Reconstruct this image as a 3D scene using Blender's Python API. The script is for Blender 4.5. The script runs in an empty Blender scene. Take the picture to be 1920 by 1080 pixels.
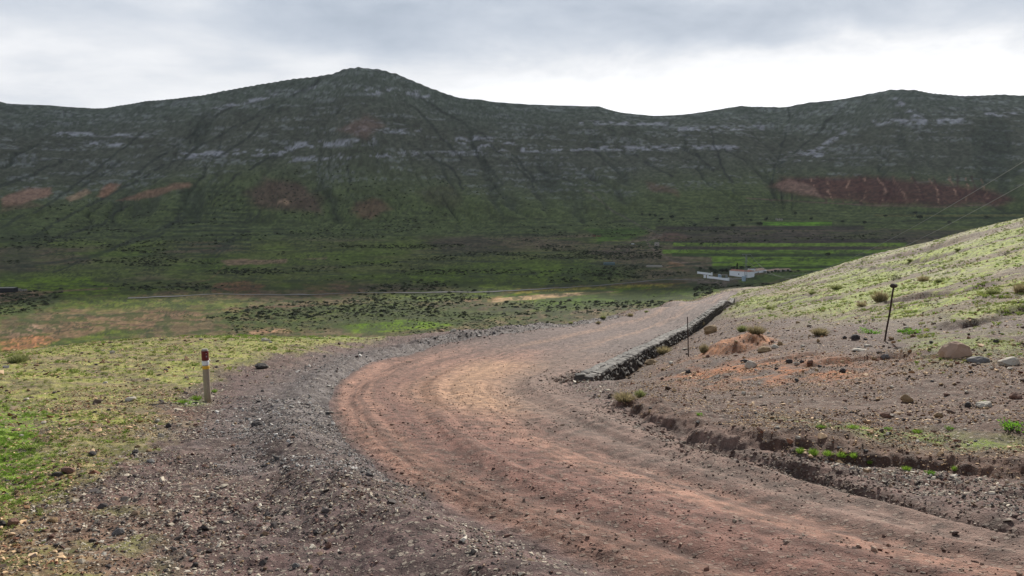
import bpy, math, random
import numpy as np
from mathutils import Vector, Matrix, Euler
random.seed(7); RS = np.random.RandomState(11)
S = bpy.context.scene
COL = S.collection
PI = math.pi

# ------------------------------------------------------------------ camera
FPX = 1495.0; TH = math.atan(160.0 / FPX)           # focal length in photo pixels, pitch down
cam = bpy.data.cameras.new('camera'); camo = bpy.data.objects.new('camera', cam); COL.objects.link(camo)
cam.sensor_width = 36.0; cam.lens = 36.0 * FPX / 1920.0
cam.clip_start = 0.1; cam.clip_end = 20000
camo.location = (0, 0, 0); camo.rotation_euler = (PI / 2 - TH, 0, 0)
S.camera = camo
S.view_settings.view_transform = 'Standard'; S.view_settings.look = 'None'
S.view_settings.exposure = 0.30; S.view_settings.gamma = 1.0
S.view_settings.use_curve_mapping = False

# ------------------------------------------------------------------ light
SUN_AZ = math.radians(22); SUN_EL = math.radians(29)
sl = bpy.data.lights.new('sun', 'SUN'); sl.energy = 5.0; sl.angle = math.radians(0.9); sl.color = (1.0, 0.95, 0.86)
so = bpy.data.objects.new('sun', sl); COL.objects.link(so)
sd = Vector((math.sin(SUN_AZ) * math.cos(SUN_EL), math.cos(SUN_AZ) * math.cos(SUN_EL), math.sin(SUN_EL)))
so.rotation_euler = sd.to_track_quat('Z', 'Y').to_euler()
HAZE = 0.00003
W = bpy.data.worlds.new('World'); S.world = W; W.use_nodes = True

class N:
    """tiny node helper"""
    def __init__(s, nt): s.t = nt
    def n(s, typ, **kw):
        d = s.t.nodes.new(typ)
        for k, v in kw.items():
            if k.startswith('_'): setattr(d, k[1:], v)
        return d
    def val(s, sock, v):
        if isinstance(v, bpy.types.NodeSocket): s.t.links.new(v, sock)
        elif v is not None: sock.default_value = v
    def math(s, op, a, b=None, c=None, clamp=False):
        d = s.t.nodes.new('ShaderNodeMath'); d.operation = op; d.use_clamp = clamp
        s.val(d.inputs[0], a)
        if b is not None: s.val(d.inputs[1], b)
        if c is not None: s.val(d.inputs[2], c)
        return d.outputs[0]
    def mix(s, f, a, b, blend='MIX'):
        d = s.t.nodes.new('ShaderNodeMix'); d.data_type = 'RGBA'; d.blend_type = blend
        s.val(d.inputs[0], f)
        for k, v in ((6, a), (7, b)):
            if isinstance(v, (tuple, list)) and len(v) == 3: v = (*v, 1)
            s.val(d.inputs[k], v)
        return d.outputs[2]
    def noise(s, vec, scale, detail=3, rough=.55, dist=0.0):
        d = s.t.nodes.new('ShaderNodeTexNoise'); s.val(d.inputs['Vector'], vec)
        d.inputs['Scale'].default_value = scale; d.inputs['Detail'].default_value = detail
        d.inputs['Roughness'].default_value = rough; d.inputs['Distortion'].default_value = dist
        return d.outputs['Fac']
    def ramp(s, f, lo, hi, a=0.0, b=1.0):
        d = s.t.nodes.new('ShaderNodeMapRange'); d.interpolation_type = 'SMOOTHSTEP'
        s.val(d.inputs['Value'], f); s.val(d.inputs['From Min'], lo); s.val(d.inputs['From Max'], hi)
        s.val(d.inputs['To Min'], a); s.val(d.inputs['To Max'], b)
        return d.outputs['Result']

def world():
    nt = W.node_tree; nt.nodes.clear(); h = N(nt)
    out = nt.nodes.new('ShaderNodeOutputWorld'); bg = nt.nodes.new('ShaderNodeBackground')
    sky = nt.nodes.new('ShaderNodeTexSky'); sky.sky_type = 'NISHITA'; sky.sun_disc = False
    sky.sun_elevation = SUN_EL; sky.sun_rotation = SUN_AZ; sky.altitude = 200
    tc = nt.nodes.new('ShaderNodeTexCoord'); sp = nt.nodes.new('ShaderNodeSeparateXYZ')
    nt.links.new(tc.outputs['Generated'], sp.inputs[0]); X, Y, Z = sp.outputs
    zc = h.math('MAXIMUM', Z, 0.0); den = h.math('ADD', zc, 0.12)
    cb = nt.nodes.new('ShaderNodeCombineXYZ')
    h.val(cb.inputs[0], h.math('DIVIDE', X, den)); h.val(cb.inputs[1], h.math('DIVIDE', Y, den))
    cb.inputs[2].default_value = 3.3
    n1 = h.noise(cb.outputs[0], 0.42, 5, .5, .25)
    n2 = h.noise(cb.outputs[0], 1.5, 6, .58, .2)
    cb2 = nt.nodes.new('ShaderNodeCombineXYZ'); h.val(cb2.inputs[0], X); h.val(cb2.inputs[1], Y); h.val(cb2.inputs[2], h.math('MULTIPLY', Z, 2.2))
    n3 = h.noise(cb2.outputs[0], 4.5, 6, .6, .3)
    # brightness of the clouds: brighter low towards the ridge, dark deck higher up to the right
    az = h.math('ARCTAN2', X, Y)
    wob = h.math('MULTIPLY', h.math('SUBTRACT', n3, .5), .16)
    wob = h.math('ADD', wob, h.math('MULTIPLY', h.math('SUBTRACT', n1, .5), .10))
    el = h.math('ADD', Z, wob)
    # edge of the dark deck rises towards left of the peak, falls towards its right
    low = h.ramp(el, .225, .12)                                   # 1 near ridge
    right = h.ramp(az, -.16, .06)                                 # bright band lies right of the peak
    leftc = h.ramp(az, -.12, -.5)
    b = h.math('MULTIPLY', low, h.math('ADD', .30, h.math('MULTIPLY', right, .24)))
    b = h.math('ADD', b, h.math('MULTIPLY', h.ramp(el, .12, .26), h.math('MULTIPLY', leftc, .18)))
    b = h.math('ADD', b, .46)
    b = h.math('ADD', b, h.math('MULTIPLY', h.math('SUBTRACT', n2, .5), .42))
    b = h.math('ADD', b, h.math('MULTIPLY', h.math('SUBTRACT', n1, .5), .42))
    b = h.math('ADD', b, h.math('MULTIPLY', h.math('SUBTRACT', n3, .5), .34))
    b = h.math('MULTIPLY', b, h.ramp(Z, .24, .55, 1.0, .50))
    b = h.math('MAXIMUM', b, .18)
    t = h.ramp(b, .36, .82)
    tint = h.mix(t, (.84, .96, 1.14), (1.0, 1.01, 1.035))
    vm = nt.nodes.new('ShaderNodeVectorMath'); vm.operation = 'SCALE'
    nt.links.new(tint, vm.inputs[0]); h.val(vm.inputs['Scale'], h.math('MULTIPLY', b, 10.0))
    cov = h.ramp(n1, .30, .42, .86, .97)
    c = h.mix(cov, sky.outputs[0], vm.outputs[0])
    nt.links.new(c, bg.inputs[0]); bg.inputs[1].default_value = 0.1
    nt.links.new(bg.outputs[0], out.inputs[0])
world()

# ------------------------------------------------------------------ numpy helpers
TAB = RS.rand(512, 512).astype(np.float32)
def vnoise(x, y, seed=0):
    x = np.asarray(x, dtype=np.float64) + 17.3 * seed + 4096; y = np.asarray(y, dtype=np.float64) + 31.7 * seed + 4096
    xi = np.floor(x).astype(np.int64); yi = np.floor(y).astype(np.int64)
    fx = x - xi; fy = y - yi
    fx = fx * fx * (3 - 2 * fx); fy = fy * fy * (3 - 2 * fy)
    a = xi & 511; b = (xi + 1) & 511; c = yi & 511; d = (yi + 1) & 511
    return (TAB[a, c] * (1 - fx) + TAB[b, c] * fx) * (1 - fy) + (TAB[a, d] * (1 - fx) + TAB[b, d] * fx) * fy
def fbm(x, y, o=4, seed=0, g=.5):
    s = 0; a = 1; t = 0
    for i in range(o):
        s = s + a * vnoise(x, y, seed + 5 * i); t += a; a *= g; x = np.asarray(x) * 2.03 + 1.7; y = np.asarray(y) * 2.03 - 2.3
    return s / t
def ss(a, b, x):
    t = np.clip((np.asarray(x, dtype=float) - a) / (b - a), 0, 1); return t * t * (3 - 2 * t)
def lerp(a, b, t): return a + (b - a) * t
CT, ST = math.cos(TH), math.sin(TH)
def pdir(px, py):
    u = (np.asarray(px, float) - 960) / FPX; v = (540 - np.asarray(py, float)) / FPX
    return u, CT + v * ST, -ST + v * CT
def project(x, y, z):
    d = y * CT - z * ST; d = np.where(d < .05, .05, d)
    return 960 + FPX * x / d, 540 - FPX * (y * ST + z * CT) / d
def P3(px, py, Y):
    u, w, q = pdir(px, py); return u * Y / w, Y, q * Y / w

# ------------------------------------------------------------------ terrain shape
CP = []
def cp(px, py, Y): x, y, z = P3(px, py, Y); CP.append((x, y, z))
def cz(px, Y, z): CP.append(((px - 960) / FPX * Y * 1.006, Y, z))
for row, Y in ((1080, 4.1), (1000, 4.9), (900, 6.5), (850, 7.7), (800, 9.4)):
    for px in (-500, 0, 400, 800, 1150): cp(px, row, Y)
for px in (-500, 100, 390, 700, 1050): cp(px, 755, 13)
for px, py, Y in ((1920, 1080, 3.9), (1920, 1000, 4.8), (1500, 1080, 4.0), (1500, 950, 5.6), (1500, 862, 7.3), (1300, 840, 8.0),
                  (620, 715, 19), (850, 715, 19), (1060, 715, 19), (300, 715, 17.5), (0, 720, 16), (-500, 735, 15),
                  (750, 680, 26), (950, 680, 26), (1130, 680, 26), (300, 680, 21), (760, 650, 34), (950, 650, 35), (1190, 650, 35),
                  (500, 655, 26), (300, 652, 27), (400, 630, 34), (200, 640, 34), (0, 662, 29), (-500, 690, 27), (600, 632, 36), (700, 632, 38),
                  (830, 621, 41), (960, 615, 47), (1100, 604, 57), (1180, 625, 46), (1190, 588, 68), (1245, 571, 86), (1300, 575, 85),
                  (1330, 556, 110), (1378, 545, 130),
                  (1300, 760, 12), (1300, 700, 18), (1300, 650, 27), (1300, 613, 52), (1400, 600, 40), (1400, 560, 75), (1410, 541, 120),
                  (1500, 800, 9.0), (1500, 720, 13), (1500, 640, 21), (1500, 580, 36), (1500, 540, 65), (1500, 519, 100), (1600, 492, 98),
                  (1700, 880, 6.9), (1700, 800, 8.8), (1700, 700, 12.5), (1700, 620, 20), (1700, 540, 38), (1700, 500, 60), (1700, 464, 90),
                  (1800, 438, 77), (1340, 557, 98), (1380, 550, 103), (1400, 547, 102), (1425, 542, 100), (1450, 536, 98), (1500, 523, 93), (1550, 508, 90), (1600, 491, 87), (1650, 478, 85), (1700, 466, 82), (1400, 553, 86), (1450, 545, 80), (1920, 880, 6.7), (1920, 800, 8.3), (1920, 700, 11.5), (1920, 600, 18), (1920, 500, 35), (1920, 450, 50), (1920, 408, 70),
                  (2400, 1000, 4.5), (2400, 800, 8), (2400, 600, 16), (2400, 450, 35), (2400, 330, 65)):
    cp(px, py, Y)
for px, L in ((-500, ((50, -14), (110, -34), (220, -52), (350, -58))), (0, ((42, -8.8), (60, -14), (120, -34), (220, -53), (350, -61))),
              (400, ((52, -11.5), (80, -20), (130, -35), (220, -52), (350, -60))), (700, ((55, -13), (90, -24), (140, -37), (240, -53), (370, -60.5))),
              (960, ((62, -12.5), (100, -24), (160, -38), (260, -52), (400, -59.5))), (1190, ((85, -15.5), (130, -25), (220, -41), (330, -51), (420, -56))),
              (1300, ((115, -17), (160, -25), (250, -39), (420, -53))), (1390, ((150, -18.5), (200, -25), (300, -37), (430, -48.5), (500, -52.5))),
              (1500, ((125, -16), (200, -30), (320, -44), (500, -54))), (1700, ((115, -13), (180, -29), (300, -44), (480, -54))),
              (1920, ((95, -6), (150, -22), (260, -40), (450, -53))), (2400, ((90, 8), (130, 0), (250, -28), (450, -50)))):
    for Y, z in L: cz(px, Y, z)
for px, py, Y in ((0, 600, 400), (400, 600, 400), (700, 590, 425), (0, 550, 520), (400, 550, 520), (800, 550, 520), (1200, 548, 510), (1300, 527, 560), (1400, 525, 570),
                  (0, 500, 690), (400, 500, 710), (800, 500, 720), (1200, 500, 690), (1600, 505, 670), (1900, 505, 660),
                  (0, 450, 900), (400, 450, 930), (800, 447, 1000), (1200, 460, 950), (1600, 460, 950), (1900, 460, 940), (1300, 432, 1180), (1600, 432, 1280), (1900, 430, 1260)):
    cp(px, py, Y)
for px in (-500, 2400):
    for Y, z in ((520, -58), (750, -55), (1000, -45)): cz(px, Y, z)
for ang, L in ((-95, ((2, -1.6), (6, -1.9), (20, -3.5), (60, -12), (150, -35), (400, -55), (1200, -50))),
               (95, ((2, -1.55), (6, -1.4), (20, 1.5), (60, 12), (150, 20), (400, 10), (1200, -20))),
               (180, ((2, -1.5), (6, -1.3), (20, -.2), (60, 3), (150, 8), (400, 10), (1200, 10))),
               (-140, ((20, -2), (150, -15), (600, -30))), (140, ((20, .5), (150, 14), (600, 5)))):
    for r, z in L: CP.append((r * math.sin(math.radians(ang)), r * math.cos(math.radians(ang)), z))
for px in (-300, 500, 960, 1500, 2200): cz(px, 2.0, -1.78)
cz(960, .8, -1.66)
CPa = np.array(CP)
def feat(phi, lr): return np.stack([2.6 * np.sin(phi), 2.6 * np.cos(phi), 1.25 * lr], -1)
_phi = np.arctan2(CPa[:, 0], CPa[:, 1]); _r = np.hypot(CPa[:, 0], CPa[:, 1])
_F = feat(_phi, np.log(_r)); _g = (CPa[:, 2] + 1.6) / _r
def kern(a, b):
    d2 = ((a[:, None, :] - b[None, :, :]) ** 2).sum(-1); return np.sqrt(d2 + .012)
n_ = len(_F); A = np.zeros((n_ + 4, n_ + 4)); A[:n_, :n_] = kern(_F, _F) - np.eye(n_) * 5e-4
A[:n_, n_] = 1; A[:n_, n_ + 1:] = _F; A[n_, :n_] = 1; A[n_ + 1:, :n_] = _F.T
_w = np.linalg.solve(A, np.concatenate([_g, np.zeros(4)]))
LR0, LR1, NR = math.log(.8), math.log(1500), 460
PH0, PH1, NP = -PI, PI, 1500
_pg = np.linspace(PH0, PH1, NP); _lg = np.linspace(LR0, LR1, NR)
G = np.zeros((NP, NR))
for i0 in range(0, NP, 50):
    pp, ll = np.meshgrid(_pg[i0:i0 + 50], _lg, indexing='ij'); f = feat(pp.ravel(), ll.ravel())
    G[i0:i0 + 50] = (kern(f, _F) @ _w[:n_] + _w[n_] + f @ _w[n_ + 1:]).reshape(pp.shape)
def gtab(phi, r):
    u = (phi - PH0) / (PH1 - PH0) * (NP - 1); v = (np.log(np.clip(r, .81, 1499)) - LR0) / (LR1 - LR0) * (NR - 1)
    i = np.clip(u.astype(int), 0, NP - 2); j = np.clip(v.astype(int), 0, NR - 2); a = u - i; b = v - j
    return (G[i, j] * (1 - a) + G[i + 1, j] * a) * (1 - b) + (G[i, j + 1] * (1 - a) + G[i + 1, j + 1] * a) * b
def base(x, y):
    x = np.asarray(x, float); y = np.asarray(y, float); r = np.hypot(x, y)
    return -1.6 + gtab(np.arctan2(x, y), r) * np.minimum(r, 1499)

# mountain range: ridge line of the photo, ridge distance, foot distance
RG = np.array([(-900, 230), (-500, 190), (-200, 176), (0, 188), (15, 189), (35, 195), (60, 197), (110, 198), (165, 203), (215, 203), (250, 197), (290, 190), (340, 186), (400, 178), (430, 171), (500, 158), (560, 148), (600, 144), (635, 138), (655, 129), (680, 126), (700, 128),
      (720, 130), (750, 138), (775, 149), (800, 160), (830, 172), (860, 182), (880, 185), (905, 187), (930, 191), (990, 195), (1040, 197), (1075, 198), (1120, 199), (1138, 205), (1160, 211), (1220, 217), (1250, 216), (1290, 213), (1325, 207), (1350, 203), (1380, 198), (1400, 200), (1460, 201),
      (1500, 193), (1560, 187), (1620, 175), (1650, 169), (1670, 168), (1700, 170), (1730, 176), (1780, 181), (1820, 180), (1860, 178), (1882, 180), (1920, 180), (2100, 190), (2500, 210), (2900, 260)], float)
RD = np.array([(-900, 1500), (0, 1560), (180, 1640), (400, 1600), (680, 1560), (860, 1640), (1050, 1800), (1220, 1950), (1440, 2150), (1600, 2050), (1700, 1980), (1920, 2100), (2900, 2000)], float)
FD = np.array([(-900, 880), (0, 900), (400, 930), (800, 1000), (1100, 1130), (1300, 1240), (1450, 1400), (1550, 1400), (1700, 1330), (1920, 1350), (2900, 1300)], float)
def tanp(px): return (px - 960) / FPX
def far_px(x, y):
    phi = np.arctan2(x, y); ph = np.clip(phi, -.88, .92)
    return 960 + FPX * np.tan(ph) * CT, np.abs(phi)
def mountain(x, y, detail=True):
    """height and 0..1 climb parameter t (1 at the ridge)"""
    px, aphi = far_px(x, y); r = np.hypot(x, y)
    row = np.interp(px, RG[:, 0], RG[:, 1]); rr = np.interp(px, RD[:, 0], RD[:, 1]); rf = np.interp(px, FD[:, 0], FD[:, 1])
    u, w, q = pdir(px, row); rr = rr / np.cos(np.arctan(u / w)); rf = rf / np.cos(np.arctan(u / w))
    zr = q / np.hypot(u, w) * rr
    wide = ss(1.5, .95, aphi)
    phi = np.arctan2(x, y); zf = -1.6 + gtab(phi, np.minimum(rf, 1499)) * np.minimum(rf, 1499)
    t = (r - rf) / (rr - rf); tc = np.clip(t, 0, 1)
    prof = .22 * tc ** 1.15 + .78 * tc ** 1.6
    z = zf + (zr - zf) * prof * wide
    # gullies that fan out from the summits
    gl = 0
    if detail:
        pk = np.where(px < 1080, 670., np.where(px > 1470, 1690., 1240.))
        wa = ss(980, 1180, px); wb = ss(1400, 1500, px)
        pk = lerp(lerp(670., 1230., wa), 1700., wb)
        dn = 1 - tc; fan = (px - 660) / (1 + 1.15 * dn); fan2 = (px - 1700) / (1 + .8 * dn); fan3 = (px - 1300) / (1 + .35 * dn)
        fan3 = (px - 700) / (1 + .55 * dn)
        wq = ss(820, 1000, px)
        q1 = lerp(fan, fan3 + 40, wq); q1 = lerp(q1, fan2 + 900, ss(1430, 1500, px))
        wv = (fbm(x / 190, y / 150, 4, 3) - .5) * 105
        def rid(s, seed, k):
            n = fbm((q1 + wv * k) / s, dn * 1.3, 2, seed); return 1 - np.abs(n - .5) * 2 / .5
        ga = np.clip(rid(40, 21, 1.0), 0, 1) ** 3; gb = np.clip(rid(17, 29, .7), 0, 1) ** 3; gc = np.clip(rid(7.5, 37, .5), 0, 1) ** 2
        am = ss(0.02, .35, tc) * ss(1.0, .8, tc); vga = ss(.42, .62, fbm(q1 / 55, dn * 2.2, 3, 33)); vgb = ss(.36, .62, fbm(q1 / 24, dn * 3.5, 3, 34))
        ga = ga * vga; gb = gb * vgb; gc = gc * vgb
        gl = am * (ga * ss(.1, .3, tc) * .9 + gb * .6 + gc * .2)
        z = z - 9.0 * ga * am * ss(.95, .5, tc) - 4.5 * gb * am - 1.2 * gc * am
        z = z + am * (fbm(x / 300, y / 300, 3, 8) - .5) * 60
        # ledges of the lava beds
        lv = 16.0; zz = z / lv + (fbm(x / 500, y / 500, 2, 5) - .5) * 1.6; fr = zz - np.floor(zz)
        st = ss(.25, .95, fr) - fr
        z = z + st * 3.0 * am * ss(.3, .6, tc)
        # agricultural terraces low on the slope
        lv2 = 5.0; z2 = z / lv2 + (fbm(x / 220, y / 220, 2, 15) - .5) * .9; fr2 = z2 - np.floor(z2)
        z = z + (ss(.7, 1.0, fr2) - fr2) * 1.6 * am * ss(.5, .3, tc)
        z = z + am * (fbm(x / 34, y / 34, 4, 41) - .5) * 3.5
        z = z + ss(.85, 1, tc) * (fbm(px / 14, px * 0, 3, 44) - .5) * 2.0
    over = np.clip(r - rr, 0, None)
    z = z - over * .42 * wide
    z = np.maximum(z, -62)
    return z, np.where(t > 1, 1.0, t), gl, px, over

# ---- polylines of the near ground, as plan-view curves
def hit(px, py, rmin=2.0, rmax=1400.):
    u, w, q = pdir(px, py); hl = math.hypot(u, w)
    r = np.exp(np.linspace(math.log(rmin), math.log(rmax), 3000))
    x = r * u / hl; y = r * w / hl; zb = base(x, y); zr = q / hl * r
    k = np.where(zr < zb)[0]
    k = k[0] if len(k) else int(np.argmin(np.where(r > 3, (zr - zb) / r, 9)))   # a line of sight that just clears a crest: take the crest
    return float(x[k]), float(y[k]), float(zb[k])
def smooth_line(pts, n):
    pts = np.array(pts, float)
    d = np.concatenate([[0], np.cumsum(np.hypot(*(pts[1:] - pts[:-1]).T))]); u = np.linspace(0, d[-1], n)
    out = np.stack([np.interp(u, d, pts[:, k]) for k in range(2)], 1)
    for _ in range(max(1, n // 30)):
        o = out.copy(); out[1:-1] = (o[:-2] + o[1:-1] * 2 + o[2:]) / 4
    return out
def near_line(x, y, L, closed=False):
    """distance, signed side (+ = left of travel), arc length"""
    x = np.asarray(x, float).ravel(); y = np.asarray(y, float).ravel()
    D = np.full(x.shape, 1e9); Sg = np.zeros(x.shape); Ar = np.zeros(x.shape); acc = 0
    seg = np.hypot(*(L[1:] - L[:-1]).T); cum = np.concatenate([[0], np.cumsum(seg)])
    for c0 in range(0, len(x), 60000):
        xs = x[c0:c0 + 60000, None]; ys = y[c0:c0 + 60000, None]
        ax, ay = L[:-1, 0][None], L[:-1, 1][None]; bx = (L[1:, 0] - L[:-1, 0])[None]; by = (L[1:, 1] - L[:-1, 1])[None]
        t = np.clip(((xs - ax) * bx + (ys - ay) * by) / (bx * bx + by * by + 1e-12), 0, 1)
        dx = xs - ax - bx * t; dy = ys - ay - by * t; d = dx * dx + dy * dy; k = d.argmin(1); i = np.arange(len(k))
        D[c0:c0 + 60000] = np.sqrt(d[i, k]); Sg[c0:c0 + 60000] = np.sign(bx[0, k] * dy[i, k] - by[0, k] * dx[i, k])
        Ar[c0:c0 + 60000] = cum[k] + t[i, k] * seg[k]
    return D, Sg, Ar
ROUT = [(2300, 1500), (1500, 1240), (1150, 1080), (1000, 1020), (850, 960), (720, 900), (640, 830), (612, 760), (632, 715), (700, 676), (820, 645), (960, 626), (1100, 607), (1180, 592), (1240, 575), (1290, 563), (1340, 552), (1372, 546)]
RIN = [(3000, 1200), (1920, 985), (1720, 925), (1560, 885), (1380, 838), (1240, 800), (1140, 758), (1068, 728), (1085, 708), (1140, 680), (1200, 652), (1255, 625), (1292, 606), (1322, 588), (1345, 573), (1366, 560), (1385, 548)]
def plan(L, n, rmin=1.2, rmax=138.): return smooth_line([hit(a, b, rmin, rmax)[:2] for a, b in L], n)
Lout = plan(ROUT, 240); Lin = plan(RIN, 240)
Lbank = plan([(1140, 756), (1220, 800), (1300, 838), (1400, 852), (1500, 860), (1650, 882), (1800, 897), (1920, 908), (2300, 950), (3000, 1010)], 90)
Lstep = plan([(1240, 815), (1350, 852), (1450, 872), (1560, 890), (1640, 903), (1750, 915), (1920, 940), (2300, 985)], 60)
Lrill = plan([(1430, 865), (1520, 892), (1600, 915), (1660, 932), (1750, 960), (1850, 985), (1920, 1003), (2200, 1060)], 60)
Lwall = plan([(1078, 716), (1120, 695), (1180, 665), (1240, 635), (1285, 613), (1310, 598), (1322, 588), (1345, 574), (1370, 561)], 160)
OUTC = [plan(L, 30) for L in ([(1290, 690), (1330, 668), (1400, 660), (1450, 672)], [(1380, 705), (1500, 700)],)]
POLY = np.concatenate([Lout, Lin[::-1]])
def inside(x, y, P):
    x = np.asarray(x).ravel(); y = np.asarray(y).ravel(); c = np.zeros(x.shape, bool); j = len(P) - 1
    for i in range(len(P)):
        xi, yi = P[i]; xj, yj = P[j]
        c ^= ((yi > y) != (yj > y)) & (x < (xj - xi) * (y - yi) / (yj - yi + 1e-12) + xi); j = i
    return c
HOLES = [hit(1490, 672) + (.8, .13, .07), hit(1750, 668) + (.6, .0, .10), hit(1600, 676) + (1.1, .1, .12)]
RELEDGE = [  # rocky ledges and gullies on the right hillside: pixel polylines, height m
    ([(1640, 572), (1690, 560), (1780, 545), (1860, 530)], .35), ([(1400, 585), (1500, 560), (1540, 550)], .3),
    ([(1350, 592), (1450, 572), (1530, 560), (1600, 556)], .35), ([(1560, 490), (1700, 505), (1800, 490), (1860, 478)], -.3),
    ([(1440, 548), (1560, 525), (1650, 500), (1760, 480), (1840, 462)], .6), ([(1560, 502), (1680, 478), (1780, 455), (1880, 425)], .7),
    ([(1740, 612), (1800, 605), (1860, 590), (1920, 575), (2050, 560)], .35), ([(1640, 470), (1760, 445), (1850, 418)], .6), ([(1380, 576), (1420, 566), (1500, 552), (1560, 548)], .3)]
RL = [(plan(L, 40, 8.0), h) for L, h in [(a_, b_ * .55) for a_, b_ in RELEDGE]]
def near_detail(x, y, full=True):
    """relief of the near ground (metres) for points with r < 200"""
    sh = x.shape; x = x.ravel(); y = y.ravel(); r = np.hypot(x, y)
    d_o, s_o, a_o = near_line(x, y, Lout); d_i, s_i, a_i = near_line(x, y, Lin); ins = inside(x, y, POLY)
    z = np.zeros(x.shape)
    road = np.where(ins, ss(0, .5, np.minimum(d_o, d_i)), 0)
    rough = 1 - road * .75
    z += (fbm(x * .9, y * .9, 3, 1) - .5) * .16 * rough * ss(2, 6, r)
    z += (fbm(x * 5, y * 5, 3, 2) - .5) * .055 * rough + (fbm(x * 16, y * 16, 2, 6) - .5) * .026 * rough
    # ruts along the road
    w = d_o + d_i; lat = d_o / np.maximum(w, .1)
    rut = fbm(lat * 13 + (fbm(a_o * .12, lat * 2, 2, 9) - .5) * 1.5, a_o * .06, 3, 7)
    z += np.where(ins, (rut - .5) * .17 * ss(0, .4, d_o) * ss(0, .4, d_i), 0)
    z -= np.where(ins, .05 * np.exp(-((lat - .36) / .03) ** 2) * ss(9, 13, a_o), 0)
    # loose gravel berm outside the outer edge
    z += np.where(~ins, .14 * np.exp(-((d_o - .55) / .35) ** 2) * (.4 + fbm(a_o * 1.3, d_o, 2, 4)), 0) * ss(.0, .2, d_o)
    far_edge = ss(24, 32, a_o) * ss(-10, 10, y - 22)
    z += np.where(~ins, .22 * np.exp(-((d_o - 1.0) / .5) ** 2) * (fbm(x * 2.2, y * 2.2, 3, 14) * 1.6 - .3) * far_edge, 0)
    # cut bank on the inner side
    db, sb, ab = near_line(x, y, Lbank)
    wob = (fbm(x * 2.6, y * 2.6, 3, 12) - .5) * .46 + (fbm(x * 11, y * 11, 3, 17) - .5) * .16
    inl = db * np.where(sb > 0, 1, -1) + wob
    top = Lbank[0]; on = ss(0, 1.2, ab) * (ab < 1e6)
    hb = (.10 + .06 * ss(.0, 1., ab)) * ss(0, .6, ab)
    z += np.where(inl > 0, hb * (.55 * ss(0, .14, inl) + .45 * ss(.10, .42, inl)) * np.exp(-np.clip(inl - .6, 0, None) / 3.2), 0)
    z += hb * .18 * (fbm(x * 2.5, y * 4.5, 4, 19) - .5) * np.exp(-((inl - .3) / .35) ** 2)
    z += hb * .2 * (fbm(x * 13, y * 13, 3, 23) - .5) * np.exp(-((inl - .3) / .35) ** 2)
    de, se, ae = near_line(x, y, Lstep); e = de * np.where(se > 0, 1, -1) + (fbm(x * 3, y * 3, 3, 18) - .5) * .22
    z += np.where(e > 0, .04 * ss(0, .05, e) * np.exp(-e / .5), 0) * ss(.1, .8, ae)
    dr, sr, ar = near_line(x, y, Lrill); z -= .06 * np.exp(-((dr + (fbm(x * 4, y * 4, 2, 24) - .5) * .1) / .07) ** 2) * ss(0, .6, ar)
    # channel beside the wall: the hill side lies lower
    dw, sw, aw = near_line(x, y, Lwall); hs = (sw < 0) & (dw < 5)
    z -= np.where(hs, .52 * np.exp(-np.clip(dw - .5, 0, None) / 1.1) * ss(.05, .25, dw) * ss(0, .5, aw) * ss(95, 80, aw), 0)
    for L, h in RL:
        d, s, a = near_line(x, y, L); tot = np.hypot(*(L[1:] - L[:-1]).T).sum()
        e = d * np.where(s > 0, 1, -1) + (fbm(x * .8, y * .8, 3, 31) - .5) * 2.0
        k = ss(0, tot * .12, a) * ss(tot, tot * .88, a) * (.35 + .65 * ss(.35, .6, fbm(x * .35, y * .35, 2, 26)))
        z += np.where(e < 0, -h * ss(0, -.35, e) * np.exp(e / 1.4), h * .25 * np.exp(-e / 2.5)) * k * ss(6, 2, d)
    for hx, hy, hz, rad, _, dep in HOLES:
        q = np.hypot((x - hx) / rad, (y - hy) / (rad * .45)) + (fbm(x * 3, y * 3, 3, 27) - .5) * .7
        z -= dep * ss(1.05, .75, q)
    # tilted red outcrop
    hx, hy, _ = OC; q = np.hypot((x - hx) / 1.15, (y - hy) / 1.5) + (fbm(x * 2, y * 2, 3, 28) - .5) * .35
    z += .32 * ss(1.05, .35, q) + .10 * ss(1, .8, q) * (fbm((x + y * .3) * 5, y * 1.2, 2, 29) - .3)
    return (z * ss(200, 130, r)).reshape(sh), (d_o, d_i, ins, lat, a_o, inl, hb, e, dr, dw, sw, aw)
OC = hit(1385, 650)
def valley_detail(x, y):
    return (fbm(x / 60, y / 60, 3, 51) - .5) * 3.0 * ss(260, 420, np.hypot(x, y)) + (fbm(x / 9, y / 9, 3, 52) - .5) * .9 * ss(200, 350, np.hypot(x, y))
def H(x, y):
    x = np.atleast_1d(np.asarray(x, float)); y = np.atleast_1d(np.asarray(y, float)); r = np.hypot(x, y)
    m, t, *_ = mountain(x, y); b = base(x, y) + valley_detail(x, y)
    z = np.where(t > 0, m + valley_detail(x, y) * ss(.3, 0, t), b)
    nr = r < 200
    if nr.any(): z[nr] += near_detail(x[nr], y[nr])[0]
    return z
def hitH(px, py, rmin=2.0, rmax=1400):
    x, y, z = hit(px, py, rmin, rmax)
    u, w, q = pdir(px, py); hl = math.hypot(u, w); r0 = math.hypot(x, y)
    r = np.linspace(max(rmin, r0 * .8), r0 * 1.25, 1200); X = r * u / hl; Y = r * w / hl; zz = H(X, Y); k = np.where(q / hl * r < zz)[0]
    k = k[0] if len(k) else len(r) - 1
    return float(X[k]), float(Y[k]), float(zz[k])

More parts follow.
